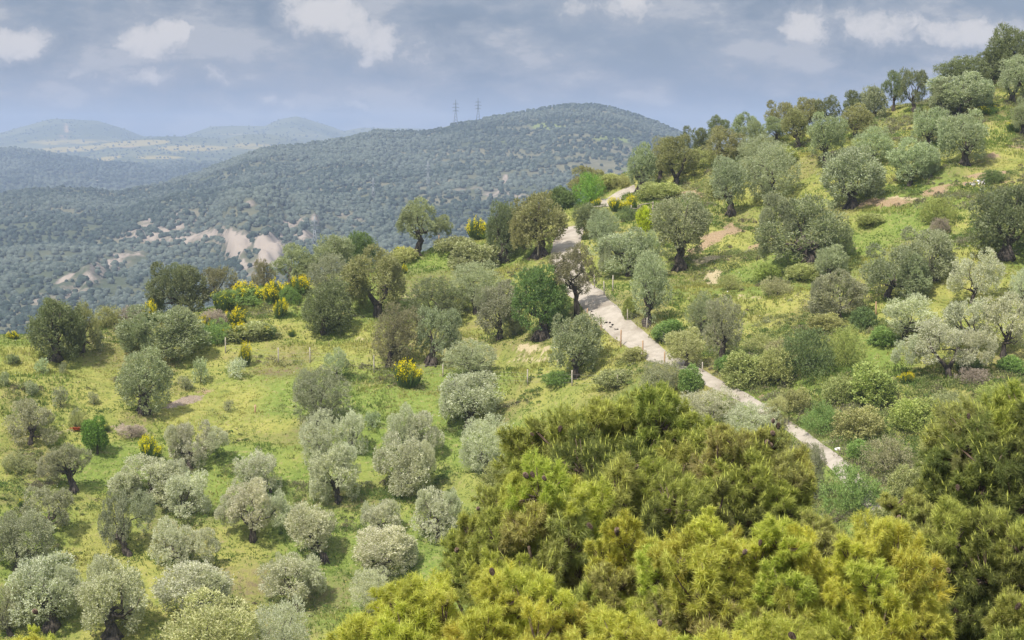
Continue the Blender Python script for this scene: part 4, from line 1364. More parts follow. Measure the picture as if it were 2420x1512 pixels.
    (2018, 330, 1984, 2064, 246, 314, 'olive', 'round', 'none', 'dense brownish olive just below the skyline row'),
    (2022, 280, 1990, 2062, 212, 272, 'dark', 'clump', 'none', 'dark spiky tree toward the right of the skyline row'),
    (2068, 285, 2034, 2098, 206, 282, 'mid', 'round', 'none', 'last tree of the skyline row, left of the thin-trunked pair'),
    (2290, 205, 2214, 2345, 134, 196, 'dark', 'dense', 'none', 'dark dense evergreen behind the broad olive near the skyline'),
    (2398, 185, 2338, 2450, 62, 178, 'dark', 'dense', 'none', 'tallest dark tree at the top right corner'),
    (2345, 190, 2306, 2386, 112, 184, 'dark', 'round', 'none', 'dark tree stepping up to the tallest one at the top right'),
    (1785, 365, 1752, 1812, 286, 340, 'mid', 'clump', 'none', 'small olive below the third skyline tree'),
]
LOW_ROAD = [
    (1560, 935, 1504, 1616, 852, 930, 'grey', 'fine', 'none', 'grey feathery olive scrub below the lowest road posts'),
    (1840, 1010, 1806, 1866, 936, 1004, 'straw', 'open', 'none', 'pale whitish little olive leaning over the narrow track'),
    (1920, 1180, 1884, 1956, 1046, 1172, 'grey', 'fine', 'none', 'grey olive half hidden between the pine and the end of the track'),
    (1680, 1010, 1598, 1770, 916, 1006, 'silver', 'fine', 'none', 'misty silver-green low crown behind the dark back pine'),
    (1780, 1050, 1700, 1850, 950, 1040, 'silver', 'fine', 'none', 'misty silver-green low crown right of its twin, by the narrow track'),
]

# x, foot y, width, height, tone, kind, label, group
BUSH_ROWS = [
    (1118, 632, 118, 62, 'sage', 'leafy', 'dense rounded pale-leaved shrub below the ridge fence post', None),
    (1392, 478, 84, 70, 'bright', 'wispy', 'bright green leafy bush at the road crest', None),
    (1324, 496, 74, 54, 'dark', 'leafy', 'dark green bush between the big road olive and the bright green bush', None),
    (1440, 440, 70, 30, 'olive', 'bush', 'low olive-coloured shrub above the far stretch of road', None),
    (1524, 540, 46, 52, 'lime', 'leafy', 'acid yellow-green bush in front of the wooden gate', None),
    (1480, 520, 60, 34, 'dark', 'wispy', 'dark rushy shrub under the broom by the upper road', None),
    (230, 1072, 62, 88, 'green', 'leafy', 'small fresh green fruit tree on a thin stem near the left', 'fruit'),
    (185, 1012, 50, 44, 'olive', 'wispy', 'soft green bush behind the small fruit tree', None),
    (1632, 922, 62, 60, 'green', 'leafy', 'dark blue-green bush beside the grey olive scrub', None),
    (1488, 752, 36, 50, 'yellowgreen', 'leafy', 'yellow-green vine bush at the verge between two track posts', None),
    (1580, 800, 90, 46, 'green', 'leafy', 'leafy green bush at the outer verge of the road', None),
    (1650, 740, 50, 30, 'olive', 'wispy', 'small olive-green shrub on the grass above the olive pair', None),
    (1725, 684, 66, 38, 'olive', 'wispy', 'low spiky shrub beside the pale crumbling bank', None),
    (1812, 664, 70, 42, 'yellowgreen', 'bush', 'leafy bush with yellowish top below the very wide olive', None),
    (1838, 696, 80, 42, 'brown', 'wispy', 'brown twiggy shrub with dry arching canes on the right slope', None),
    (1900, 658, 90, 36, 'olive', 'bush', 'low leafy hedge-like shrub right under the very wide olive', None),
    (2218, 522, 100, 56, 'yellowgreen', 'wispy', 'feathery yellow-green bush on the upper right slope', None),
    (2222, 548, 56, 34, 'mauve', 'wispy', 'dry grey-brown twigs under the feathery yellow-green bush', None),
    (2058, 530, 70, 26, 'olive', 'bush', 'low leafy shrub patch below the massive root base', None),
    (2345, 428, 60, 26, 'dark', 'bush', 'dark shrub right beside the rubble heap', None),
    (2300, 905, 84, 36, 'mauve', 'wispy', 'leafless purplish-grey thorny bush at lower right', None),
    (2000, 866, 100, 96, 'yellowgreen', 'wispy', 'tall light green willow-like bush in the lower right thicket', None),
    (2060, 950, 130, 92, 'yellowgreen', 'leafy', 'broad bright yellow-green bush in the lower right thicket', None),
    (1985, 950, 90, 60, 'olive', 'bush', 'olive bush left of the broad yellow-green one', None),
    (1905, 880, 150, 104, 'dark', 'wispy', 'largest dark bush of the thicket above the road', None),
    (1835, 905, 90, 84, 'olive', 'bush', 'tangled olive bush left of the largest dark one in the thicket', None),
    (1760, 905, 110, 76, 'olive', 'leafy', 'dark ivy-covered mound nearest the road', None),
    (1715, 880, 60, 40, 'green', 'leafy', 'green bramble mound at the left end of the thicket', None),
    (1850, 850, 90, 50, 'brown', 'wispy', 'grey-brown tangle on top of the thicket', None),
    (1880, 970, 80, 54, 'olive', 'bush', 'bush at the foot of the thicket above the narrow track', None),
    (1940, 1020, 110, 70, 'green', 'wispy', 'green bush above the narrow track bend', None),
    (2030, 1040, 130, 80, 'olive', 'bush', 'mixed olive bush below the broad yellow-green one', None),
    (2032, 1080, 70, 40, 'green', 'leafy', 'small bush by the white stone at the track end', None),
    (2010, 1200, 150, 104, 'green', 'wispy', 'lush blue-green bush hiding the end of the track', None),
    (2100, 1110, 120, 80, 'brown', 'wispy', 'dry brownish bramble bank at lower right', None),
    (2160, 1010, 130, 70, 'yellowgreen', 'bush', 'yellowish bush bank below the spreading silvery olive', None),
    (2150, 1180, 110, 80, 'olive', 'bush', 'olive bush between the lush green one and the dark right pine', None),
    (2250, 980, 120, 60, 'sage', 'wispy', 'soft grey-green bush below the thorny purple one', None),
    (2360, 960, 120, 60, 'yellowgreen', 'wispy', 'tall weedy bush at the right edge', None),
    (2080, 1270, 110, 70, 'olive', 'leafy', 'dull bush directly behind the front golden pines', None),
    (2230, 1090, 120, 80, 'olive', 'bush', 'bush bank just left of the dark right pine', None),
    (2260, 1040, 90, 60, 'green', 'leafy', 'green mound behind the dark right pine', None),
    (2390, 880, 70, 40, 'green', 'leafy', 'green bush at the foot of the slim-trunked right-edge olive', None),
    (2090, 812, 80, 40, 'green', 'leafy', 'green undergrowth at the foot of the silvery olive by the wooden post', None),
    (2040, 775, 70, 50, 'dark', 'bush', 'dark low shrub between the grey bushy olive and the wooden post', None),
    (2290, 880, 70, 40, 'dark', 'leafy', 'dark shrub right of the V-shaped trunk', None),
    (1950, 780, 90, 40, 'olive', 'bush', 'scrubby patch below the grey bushy olive', None),
    (1800, 830, 100, 40, 'olive', 'wispy', 'weedy low scrub above the ivy-covered mound', None),
    (1770, 400, 40, 30, 'olive', 'bush', 'small shrub between the pale feathery crowns', None),
    (1860, 388, 60, 40, 'yellowgreen', 'bush', 'yellowish shrub under the pale straight trunk', None),
    (1640, 400, 100, 50, 'olive', 'wispy', 'golden-green shrub right of the forked olive', None),
    (1560, 470, 120, 40, 'olive', 'bush', 'long low shrubby bank below the far bend of the road', None),
    (1690, 470, 60, 50, 'olive', 'bush', 'olive shrub left of the narrow slanting-trunked tree', None),
    (1470, 440, 50, 30, 'olive', 'wispy', 'shrub on the outer verge of the far road bend', None),
    (960, 620, 70, 34, 'olive', 'bush', 'low shrub left of the lone skyline olive', None),
    (1075, 592, 110, 34, 'sage', 'bush', 'low shrubs along the ridge right of the lone skyline olive', None),
    (1190, 570, 70, 50, 'sage', 'leafy', 'pale shrub in front of the yellow broom on the ridge', None),
    (255, 772, 80, 50, 'olive', 'wispy', 'low twiggy ridge shrub right of the leftmost dark tree', None),
    (310, 760, 80, 36, 'mauve', 'wispy', 'dry pinkish-brown scrub at the foot of the tall ridge broom', None),
    (515, 765, 90, 36, 'mauve', 'wispy', 'dry mauve-brown scrub in the middle of the brooms', None),
    (500, 810, 90, 56, 'green', 'wispy', 'dark green rushy bush right of the wide spreading olive', None),
    (600, 800, 120, 40, 'sage', 'bush', 'grey-green scrub with small pale flowers below the brooms', None),
    (585, 720, 160, 40, 'green', 'wispy', 'green rushy stems under the long broom row', None),
    (690, 715, 60, 40, 'green', 'wispy', 'green stems under the right end of the broom row', None),
    (1500, 850, 60, 30, 'olive', 'bush', 'shrubs at the inner verge just above the lowest roadside posts', None),
    (1460, 905, 130, 30, 'sage', 'bush', 'low flowering scrub along the lower end of the meadow fence', None),
    (1320, 905, 70, 30, 'green', 'bush', 'green scrub at the foot of the well-shaped round olive', None),
    (1180, 1150, 90, 60, 'olive', 'bush', 'low green bush at the upper left edge of the pines', None),
    (50, 1110, 90, 40, 'sage', 'wispy', 'sparse pale scrub left of the old hollow-trunked olive', None),
    (310, 1030, 70, 24, 'mauve', 'wispy', 'mauve-brown dry patch right of the small fruit tree', None),
]
SAPLINGS = [(475, 905, 42, 62, 'sage', 'upright grey-green sapling left of centre in the upper meadow'), (560, 890, 52, 46, 'silver', 'spreading silvery sapling below the lowest yellow broom'),
            (438, 922, 40, 34, 'grey', 'round grey sapling right of the dense lone meadow olive'), (232, 828, 30, 50, 'grey', 'slim grey sapling just right of the leftmost ridge tree'),
            (98, 882, 38, 36, 'sage', 'small round sapling below the leftmost ridge tree'), (143, 962, 38, 50, 'grey', 'grey sapling in the left meadow between ridge and hollow trunk'),
            (222, 956, 26, 32, 'grey', 'little sapling left of the dense lone meadow olive'), (148, 882, 20, 26, 'grey', 'tiny dark sapling on the grass below the leftmost ridge tree'),
            (75, 935, 36, 36, 'sage', 'faint pale sapling at the far left of the meadow'), (12, 912, 26, 36, 'mid', 'small dark sapling at the left edge'),
            (180, 1000, 30, 36, 'grey', 'grey sapling beside the soft green bush'), (298, 900, 26, 22, 'grey', 'seedling olive close to the dense lone meadow olive, upper left side'),
            (540, 970, 26, 26, 'grey', 'tiny sapling on bare ground in mid meadow'), (30, 860, 40, 24, 'dark', 'low dark seedling at the far left under the ridge'),
            (880, 1010, 40, 40, 'sage', 'greenish sapling between the two silvery clumps'), (1150, 885, 30, 24, 'olive', 'small seedling right of the pale silvery crown')]
BROOMS = [(352, 770, 40, 56, 'tall yellow broom on the ridge behind the wide spreading olive', None), (32, 800, 32, 18, 'small yellow broom at the far left end of the ridge', None),
          (298, 772, 16, 16, 'tiny yellow broom left of the tall one on the ridge', None),
          (590, 712, 80, 44, 'yellow broom, left part of the long flowering row', None), (648, 716, 74, 48, 'yellow broom, dense middle part of the long flowering row', None),
          (702, 696, 70, 42, 'yellow broom, right end of the long flowering row', None), (532, 740, 66, 56, 'thin-flowered broom left of the long flowering row', 3),
          (560, 768, 54, 40, 'rounded yellow broom below the thin-flowered one', None), (556, 806, 62, 42, 'brightest fan-shaped broom just above the fence', None),
          (662, 752, 40, 42, 'narrow upright broom with dark stems right of the brooms', None), (578, 866, 34, 54, 'tall narrow broom standing right beside the meadow fence', None),
          (490, 782, 40, 36, 'small broom between spreading olive and the fan-shaped broom', None), (634, 800, 46, 36, 'sparse few-flowered broom right of the fan-shaped one', 3),
          (962, 916, 78, 62, 'lone bright yellow broom in the middle of the meadow', None), (357, 1086, 58, 52, 'small round yellow broom in the lower left grove', None),
          (1130, 546, 58, 48, 'yellow broom on the ridge left of the dark road olives', None), (1160, 560, 90, 24, 'low orange-yellow broom in front of the ridge broom', 3),
          (946, 606, 60, 28, 'flat yellow broom left of the lone skyline olive', None), (957, 646, 16, 20, 'tiny yellow broom touching the forked olive', None),
          (1458, 498, 46, 30, 'yellow broom in front of the far stretch of road', None), (1410, 486, 24, 16, 'small yellow broom left of the far stretch of road', None),
          (1492, 500, 36, 36, 'yellow broom left of the wooden gate', None), (2140, 905, 42, 26, 'yellow flowering bush below the V-trunked olive', None),
          (250, 1018, 26, 18, 'faint yellow flowers above the small fruit tree', 3), (690, 795, 20, 18, 'few yellow flowers on the grass left of the round dark olive', 3),
          (2395, 310, 40, 24, 'yellow flowering weeds by the right edge high on the slope', 3), (2330, 268, 70, 20, 'yellow flowering weeds under the forked top-right olive', 3),
          (1430, 905, 40, 24, 'yellow flowering weeds at the last meadow fence post', 3), (2025, 950, 40, 30, 'yellow-tinged broom in the lower right thicket', 3),
          (232, 800, 26, 20, 'pale yellow flowers on the ridge right of the leftmost tree', 3), (60, 1200, 40, 26, 'faint yellow weeds left of the grove near the left edge', 3),
          (1195, 1040, 40, 24, 'faint yellow weeds between silvery olive and back pine', 3)]

EXTRAS.update({
    (985, 606): [(1012, 1070, 508, 556), (938, 978, 500, 552)], (893, 748): [(812, 880, 640, 722), (905, 962, 610, 690)], (980, 1085): [(950, 1048, 968, 1082)],
    (303, 1310): [(288, 370, 1156, 1250)], (432, 1345): [(438, 516, 1246, 1326)], (174, 1158): [(84, 142, 1078, 1126), (160, 216, 1056, 1100)],
    (448, 1108): [(478, 540, 1008, 1062), (388, 432, 1000, 1052)], (597, 1274): [(512, 572, 1168, 1242), (628, 690, 1152, 1240)],
    (122, 1484): [(120, 194, 1330, 1440), (18, 80, 1350, 1440)], (265, 1508): [(206, 270, 1310, 1400), (290, 350, 1350, 1460)],
    (1918, 618): [(1930, 2016, 518, 614), (1800, 1880, 456, 560), (1790, 1850, 540, 612)], (2098, 702): [(2118, 2202, 600, 696)],
    (2240, 892): [(2106, 2190, 790, 860), (2272, 2348, 776, 856)], (130, 848): [(92, 142, 704, 770), (150, 200, 730, 830)],
    (430, 742): [(378, 446, 620, 700), (350, 400, 682, 744)], (390, 838): [(284, 368, 742, 838), (400, 470, 722, 790)], (682, 668): [(700, 755, 590, 650)],
    (1036, 1277): [(984, 1028, 1154, 1210), (1050, 1088, 1150, 1212)], (902, 1262): [(852, 890, 1182, 1240), (912, 946, 1178, 1240)],
    (697, 1428): [(690, 774, 1306, 1400), (636, 680, 1306, 1366)], (352, 1198): [(268, 330, 1100, 1180), (380, 444, 1084, 1170)],
    (800, 1184): [(728, 780, 1090, 1180), (790, 850, 1048, 1120)], (942, 1170): [(980, 1030, 1040, 1130)], (1150, 1118): [(1086, 1140, 1040, 1112)],
    (745, 1000): [(690, 750, 870, 960)], (1018, 860): [(1030, 1092, 740, 820)], (1106, 1008): [(1036, 1090, 900, 990)], (2012, 490): [(2030, 2090, 380, 470)],
    (1180, 802): [(1185, 1238, 690, 780), (1122, 1160, 680, 740)], (1282, 797): [(1290, 1348, 670, 770)], (1276, 606): [(1206, 1262, 500, 584)], (1485, 652): [(1406, 1470, 560, 640), (1500, 1564, 545, 620)],
    (440, 1472): [(470, 554, 1340, 1430)], (40, 1345): [(-22, 50, 1204, 1290)], (910, 1362): [(940, 990, 1270, 1340)], (2150, 438): [(2170, 2218, 350, 420)],
    (2280, 392): [(2218, 2260, 290, 370)], (1608, 636): [(1630, 1680, 480, 560)], (1985, 756): [(1908, 1960, 660, 740)], (2262, 270): [(2290, 2344, 190, 260)]})
_trim = {(980, 1085): (904, 990), (303, 1310): (228, 312), (432, 1345): (354, 458), (985, 606): (944, 1046), (597, 1274): (536, 664), (448, 1108): (404, 502), (174, 1158): (104, 198), (2240, 892): (2146, 2306)}
for row in [((q[0], q[1]) + _trim[(q[0], q[1])] + q[4:]) if (q[0], q[1]) in _trim else q for q in TREES + LOW_ROAD]:
    olive(*row)
for (x, b, w, h, tone, kind, lab, g) in BUSH_ROWS:
    if g == 'fruit':
        P = cast(x, b, H)
        s = P[1] / F
        root = link('fruit_tree', None, loc=P, label=lab, cat='fruit tree')
        me = BUSHES["leafy"][1]
        o = link('crown', me, parent=root, loc=(-6 * s, 0, h * s * .60), color=BTONES['bright'])
        o.scale = (w * s * .5, w * s * .45, h * s * .42)
        A = Acc().tube([[0, 0, -.2], [.02, 0, h * s * .2], [-.05, 0, h * s * .6]], [.13, .09, .04], seg=7)
        for j in range(4):
            q = lobes_of(me)[j]
            A.tube([[0, 0, h * s * .25], [q[0] * w * s * .2, q[1] * w * s * .2, h * s * .45], [q[0] * w * s * .4 - .1, q[1] * w * s * .4, h * s * .6 + q[2] * h * s * .3]], [.07, .05, .015], seg=5)
        link('trunk', A.mesh('trunk', M_BARK), parent=root)
        continue
    bush(x, b, w, h, tone, kind, lab, group='bushes and shrubs on the slope')
for (x, b, w, h, tone, lab) in SAPLINGS:
    bush(x, b, w, h, tone, 'sapling', lab, name='olive_sapling', cat='sapling', group='olive saplings in the meadow')
for (x, b, w, h, lab, k) in BROOMS:
    broom(x, b, w, h, lab, k, (0.84, 0.72, 0.008) if k is None else (0.72, 0.66, 0.04))

# ------------------------------------------------------------------ the pines in front
PINES = [
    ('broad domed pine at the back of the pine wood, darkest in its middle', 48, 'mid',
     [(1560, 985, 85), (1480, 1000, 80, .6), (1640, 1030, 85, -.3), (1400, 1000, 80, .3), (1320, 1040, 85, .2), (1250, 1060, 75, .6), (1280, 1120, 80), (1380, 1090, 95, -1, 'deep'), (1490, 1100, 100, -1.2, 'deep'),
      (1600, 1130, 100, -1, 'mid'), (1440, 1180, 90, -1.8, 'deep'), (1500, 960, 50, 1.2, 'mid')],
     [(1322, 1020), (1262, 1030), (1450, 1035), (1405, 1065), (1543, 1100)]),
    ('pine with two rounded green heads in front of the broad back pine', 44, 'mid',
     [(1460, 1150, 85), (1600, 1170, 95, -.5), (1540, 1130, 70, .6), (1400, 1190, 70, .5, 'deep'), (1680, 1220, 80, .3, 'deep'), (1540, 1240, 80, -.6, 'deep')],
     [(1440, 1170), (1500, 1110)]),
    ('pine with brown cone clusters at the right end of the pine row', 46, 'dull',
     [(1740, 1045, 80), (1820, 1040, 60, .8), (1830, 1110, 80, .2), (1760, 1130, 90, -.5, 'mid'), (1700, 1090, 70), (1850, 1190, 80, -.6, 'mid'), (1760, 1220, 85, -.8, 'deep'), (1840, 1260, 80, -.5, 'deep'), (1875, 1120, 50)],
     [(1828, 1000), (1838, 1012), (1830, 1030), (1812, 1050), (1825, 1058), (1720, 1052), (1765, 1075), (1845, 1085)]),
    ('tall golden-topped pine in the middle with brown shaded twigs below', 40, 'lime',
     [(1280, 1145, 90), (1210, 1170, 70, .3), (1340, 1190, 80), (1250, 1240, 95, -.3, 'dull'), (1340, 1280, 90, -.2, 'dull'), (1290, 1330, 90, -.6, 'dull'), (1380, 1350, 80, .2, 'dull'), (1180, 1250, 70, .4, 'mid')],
     [(1248, 1130), (1290, 1136), (1262, 1128), (1360, 1240)]),
    ('loose pine at the left edge of the pine wood, soft green', 43, 'mid',
     [(1165, 1190, 70), (1120, 1250, 65), (1170, 1290, 75, -.4), (1100, 1330, 60, .2), (1150, 1370, 75, -.3), (1210, 1200, 50, .5)],
     [(1130, 1205), (1080, 1305)]),
    ('golden pine at the bottom with its left edge against the silvery olives', 35, 'gold',
     [(940, 1425, 85), (1010, 1400, 75, .6), (880, 1480, 80), (960, 1510, 100, -.6), (1050, 1460, 90, -.1), (830, 1530, 70), (1060, 1560, 100, -.6), (900, 1590, 100, -.3)],
     [(1050, 1432), (990, 1470)]),
    ('golden pine at the bottom, second from the left, flat-topped', 34, 'gold',
     [(1170, 1400, 80), (1240, 1410, 90, .2), (1310, 1420, 80), (1150, 1480, 90, -.6), (1270, 1500, 100, -.8), (1370, 1480, 80, .1), (1190, 1580, 100, -.9), (1340, 1580, 100, -.6)],
     [(1240, 1480), (1165, 1360)]),
    ('small pine with upright pale shoots standing between the middle pines', 39, 'lime',
     [(1180, 1340, 55), (1140, 1370, 50, .3), (1230, 1350, 50), (1200, 1400, 60, .1)], []),
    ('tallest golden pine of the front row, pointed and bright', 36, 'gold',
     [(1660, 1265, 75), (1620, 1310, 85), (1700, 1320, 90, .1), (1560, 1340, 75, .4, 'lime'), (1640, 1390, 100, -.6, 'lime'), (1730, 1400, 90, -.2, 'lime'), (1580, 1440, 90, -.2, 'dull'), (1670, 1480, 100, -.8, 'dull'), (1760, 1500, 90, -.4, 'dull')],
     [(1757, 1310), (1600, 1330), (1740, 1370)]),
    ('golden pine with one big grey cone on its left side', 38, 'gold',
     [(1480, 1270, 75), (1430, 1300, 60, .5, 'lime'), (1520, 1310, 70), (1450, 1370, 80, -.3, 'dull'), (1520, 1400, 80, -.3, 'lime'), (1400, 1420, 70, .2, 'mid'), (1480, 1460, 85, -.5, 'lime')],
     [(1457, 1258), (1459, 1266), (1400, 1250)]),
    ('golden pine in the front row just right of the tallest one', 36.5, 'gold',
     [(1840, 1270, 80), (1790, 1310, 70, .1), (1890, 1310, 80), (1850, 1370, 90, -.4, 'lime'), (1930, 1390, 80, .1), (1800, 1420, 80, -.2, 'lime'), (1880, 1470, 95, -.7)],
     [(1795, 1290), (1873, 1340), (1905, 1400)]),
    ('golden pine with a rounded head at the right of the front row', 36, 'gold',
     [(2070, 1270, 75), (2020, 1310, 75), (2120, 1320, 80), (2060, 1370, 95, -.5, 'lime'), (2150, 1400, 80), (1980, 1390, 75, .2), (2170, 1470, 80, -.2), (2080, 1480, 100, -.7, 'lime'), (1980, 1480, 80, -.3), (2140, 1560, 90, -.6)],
     [(2108, 1290), (2145, 1435), (2040, 1450)]),
    ('low golden pine along the bottom edge between the centre pines', 32, 'gold',
     [(1460, 1500, 90), (1540, 1530, 90, -.3), (1620, 1560, 90), (1380, 1560, 90, -.2), (1700, 1560, 90, -.4), (1480, 1610, 100, -.6)],
     [(1482, 1510), (1560, 1480)]),
    ('low golden pine along the bottom edge toward the right', 32, 'lime',
     [(1820, 1530, 90), (1900, 1560, 90, -.2), (1990, 1570, 90), (2060, 1580, 90, -.3), (1780, 1600, 90, -.3)],
     [(1880, 1510)]),
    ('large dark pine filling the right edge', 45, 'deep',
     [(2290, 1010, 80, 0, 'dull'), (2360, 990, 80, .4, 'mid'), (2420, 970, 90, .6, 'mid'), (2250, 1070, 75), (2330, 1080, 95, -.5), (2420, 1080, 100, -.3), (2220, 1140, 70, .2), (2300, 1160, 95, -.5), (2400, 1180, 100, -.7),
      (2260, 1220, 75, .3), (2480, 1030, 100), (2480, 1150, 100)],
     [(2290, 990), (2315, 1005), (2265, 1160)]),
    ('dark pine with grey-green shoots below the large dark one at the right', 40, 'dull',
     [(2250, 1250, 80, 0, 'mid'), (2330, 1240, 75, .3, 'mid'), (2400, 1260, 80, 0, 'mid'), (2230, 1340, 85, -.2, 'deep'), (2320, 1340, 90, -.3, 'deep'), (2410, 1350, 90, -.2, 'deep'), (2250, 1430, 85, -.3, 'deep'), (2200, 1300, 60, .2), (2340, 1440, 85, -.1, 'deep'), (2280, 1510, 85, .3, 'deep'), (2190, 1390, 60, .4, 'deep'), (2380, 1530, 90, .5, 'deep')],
     [(2296, 1310), (2285, 1340), (2320, 1300), (2245, 1355), (2300, 1400)]),
    ('pale green pine cut off by the bottom right corner', 33, 'mid',
     [(2410, 1450, 75, 0, 'mid'), (2390, 1520, 80, -.2, 'mid'), (2450, 1500, 90), (2310, 1560, 60, 0, 'lime'), (2240, 1570, 60, .2, 'lime')], [(2400, 1440)]),
    ('thin dull pine behind the front row, next to the lush green bush', 44, 'dull',
     [(1930, 1250, 60), (1960, 1290, 65, -.3), (2140, 1230, 60, .3), (2180, 1210, 55, .4), (2120, 1180, 45, .6), (2180, 1280, 60)], [(2128, 1228)]),
    ('tips of a bright pine in the bottom left corner', 31, 'gold',
     [(70, 1530, 60), (10, 1540, 60), (120, 1580, 70, -.2), (30, 1600, 80, -.4), (80, 1490, 26, .2)], [(88, 1450)]),
    ('single pine tip poking up in front of the yellowish crown', 33, 'gold', [(470, 1560, 60), (440, 1590, 60, .2), (510, 1600, 60)], []),
]
for (lab, dep, tone, bs, cn) in PINES:
    pine(lab, bs, tone, dep, cn)

# ------------------------------------------------------------------ fences and posts
def fence(label, posts, mat=M_POST, wires=(0.35, 0.75, 1.1), wid=0.13, nowire=()):
    """posts: x, top y, foot y in the photo"""
    Ps = [cast(x, b, H) for x, t_, b in posts]
    root = link('fence', None, loc=Ps[0], label=label, cat='fence', group='wire fences')
    for (x, t_, b), P in zip(posts, Ps):
        h = (b - t_) * P[1] / F
        r = np.random.default_rng(int(x))
        A = Acc()
        l1, l2 = r.normal() * .03, r.normal() * .03
        A.tube([[0, 0, -.4], [l1 * .5, l2 * .5, h * .5], [l1, l2, h - .03], [l1, l2, h]], [wid * .54, wid * .54, wid * .52, wid * .44], seg=4, rough=.06, seed=int(x))
        A.tube([[0.0, -wid * .55, h * .8], [0.0, -wid * .6, h * .8 + .04]], [.012, .012], seg=4)
        link('post', A.mesh('post', mat, False), parent=root, loc=P - Ps[0])
    A = Acc()
    for i in range(len(Ps) - 1):
        if i in nowire:
            continue
        for w in wires:
            a, b = Ps[i] - Ps[0] + [0, -.09, w], Ps[i + 1] - Ps[0] + [0, -.09, w]
            q = np.linspace(0, 1, 9)[:, None]
            p = a + (b - a) * q
            p[:, 2] -= .12 * np.sin(math.pi * q[:, 0])
            # the wire clears the ground between posts
            g = H(p[:, 0] + Ps[0][0], p[:, 1] + Ps[0][1]) - Ps[0][2] + .15
            p[:, 2] = np.maximum(p[:, 2], g)
            A.tube(p, [.007] * 9, seg=4)
    link('wire', A.mesh('wire', M_WIRE), parent=root)
    return root


fence('pale post-and-wire fence crossing the left meadow below the ridge', [(533, 797, 834), (578, 812, 842), (658, 821, 857), (733, 820, 857), (800, 828, 858), (884, 838, 881), (1047, 860, 890), (1247, 872, 909), (1352, 874, 912), (1460, 884, 912)])
fence('tall weathered posts along the inner edge of the road', [(1388, 728, 762), (1421, 752, 786), (1467, 779, 820), (1519, 804, 846), (1570, 830, 864)], M_RUST)
fence('thin pale posts with netting on the outer side of the road', [(1405, 648, 682), (1428, 664, 698), (1483, 730, 758), (1528, 750, 778), (1660, 855, 880)], M_POST, (.2, .4, .6, .8, 1.0), .11)
fence('two wooden posts with wire on the right slope by the dark edge olive', [(2070, 712, 746), (2350, 594, 625), (2440, 575, 606)], M_RUST, nowire=(0,))


def lone_post(x, t_, b, lab, mat=M_POST, wid=.12):
    P = cast(x, b, H)
    h = (b - t_) * P[1] / F
    A = Acc().tube([[0, 0, -.3], [.01, 0, h * .5], [.03, .01, h - .03], [.03, .01, h]], [wid * .55, wid * .55, wid * .52, wid * .42], seg=4, rough=.1, seed=int(x))
    A.tube([[.01, -wid * .5, h * .75], [.01, -wid * .62, h * .75]], [.02, .02], seg=5)
    link('fence_post', A.mesh('fence_post', mat, False), loc=P, label=lab, cat='post')


lone_post(1037, 549, 574, 'single thin post on the ridge skyline right of the lone olive', M_RUST)
lone_post(603, 956, 975, 'short reddish stump of a post in the middle of the meadow', M_RUST, .18)
lone_post(1271, 578, 612, 'pale post with a wire stay at the foot of the big road olive')
lone_post(1448, 650, 690, 'thin pale post on the bank above the netting fence')

# wooden gate up by the far road
P = cast(1527, 506, H)
s = P[1] / F
root = link('wooden_gate', None, loc=P, label='rough grey wooden pole gate above the acid yellow-green bush', cat='gate')
root.rotation_euler = (0, 0, .12)
for xx, hh in ((-36 * s, 22 * s), (16 * s, 30 * s)):
    A = Acc().tube([[xx, 0, -.4], [xx, 0, hh * .5], [xx + .03, 0, hh]], [.09, .085, .07], seg=7, rough=.2)
    link('gate_post', A.mesh('gate_post', M_WOOD), parent=root)
for (x0, z0, x1, z1) in ((-20, 21, 16, 27), (-20, 8, -12, 24), (-34, 8, -20, 8), (-34, 13, -20, 13), (-34, 4, -20, 5), (-20, 4, -20, 22), (-20, 10, 15, 12), (-20, 4, 15, 5)):
    A = Acc().tube([[x0 * s, -.1, z0 * s], [(x0 + x1) / 2 * s, -.12, (z0 + z1) / 2 * s + .03], [x1 * s, -.1, z1 * s]], [.045, .045, .04], seg=6, rough=.2)
    link('rail', A.mesh('rail', M_WOOD), parent=root)


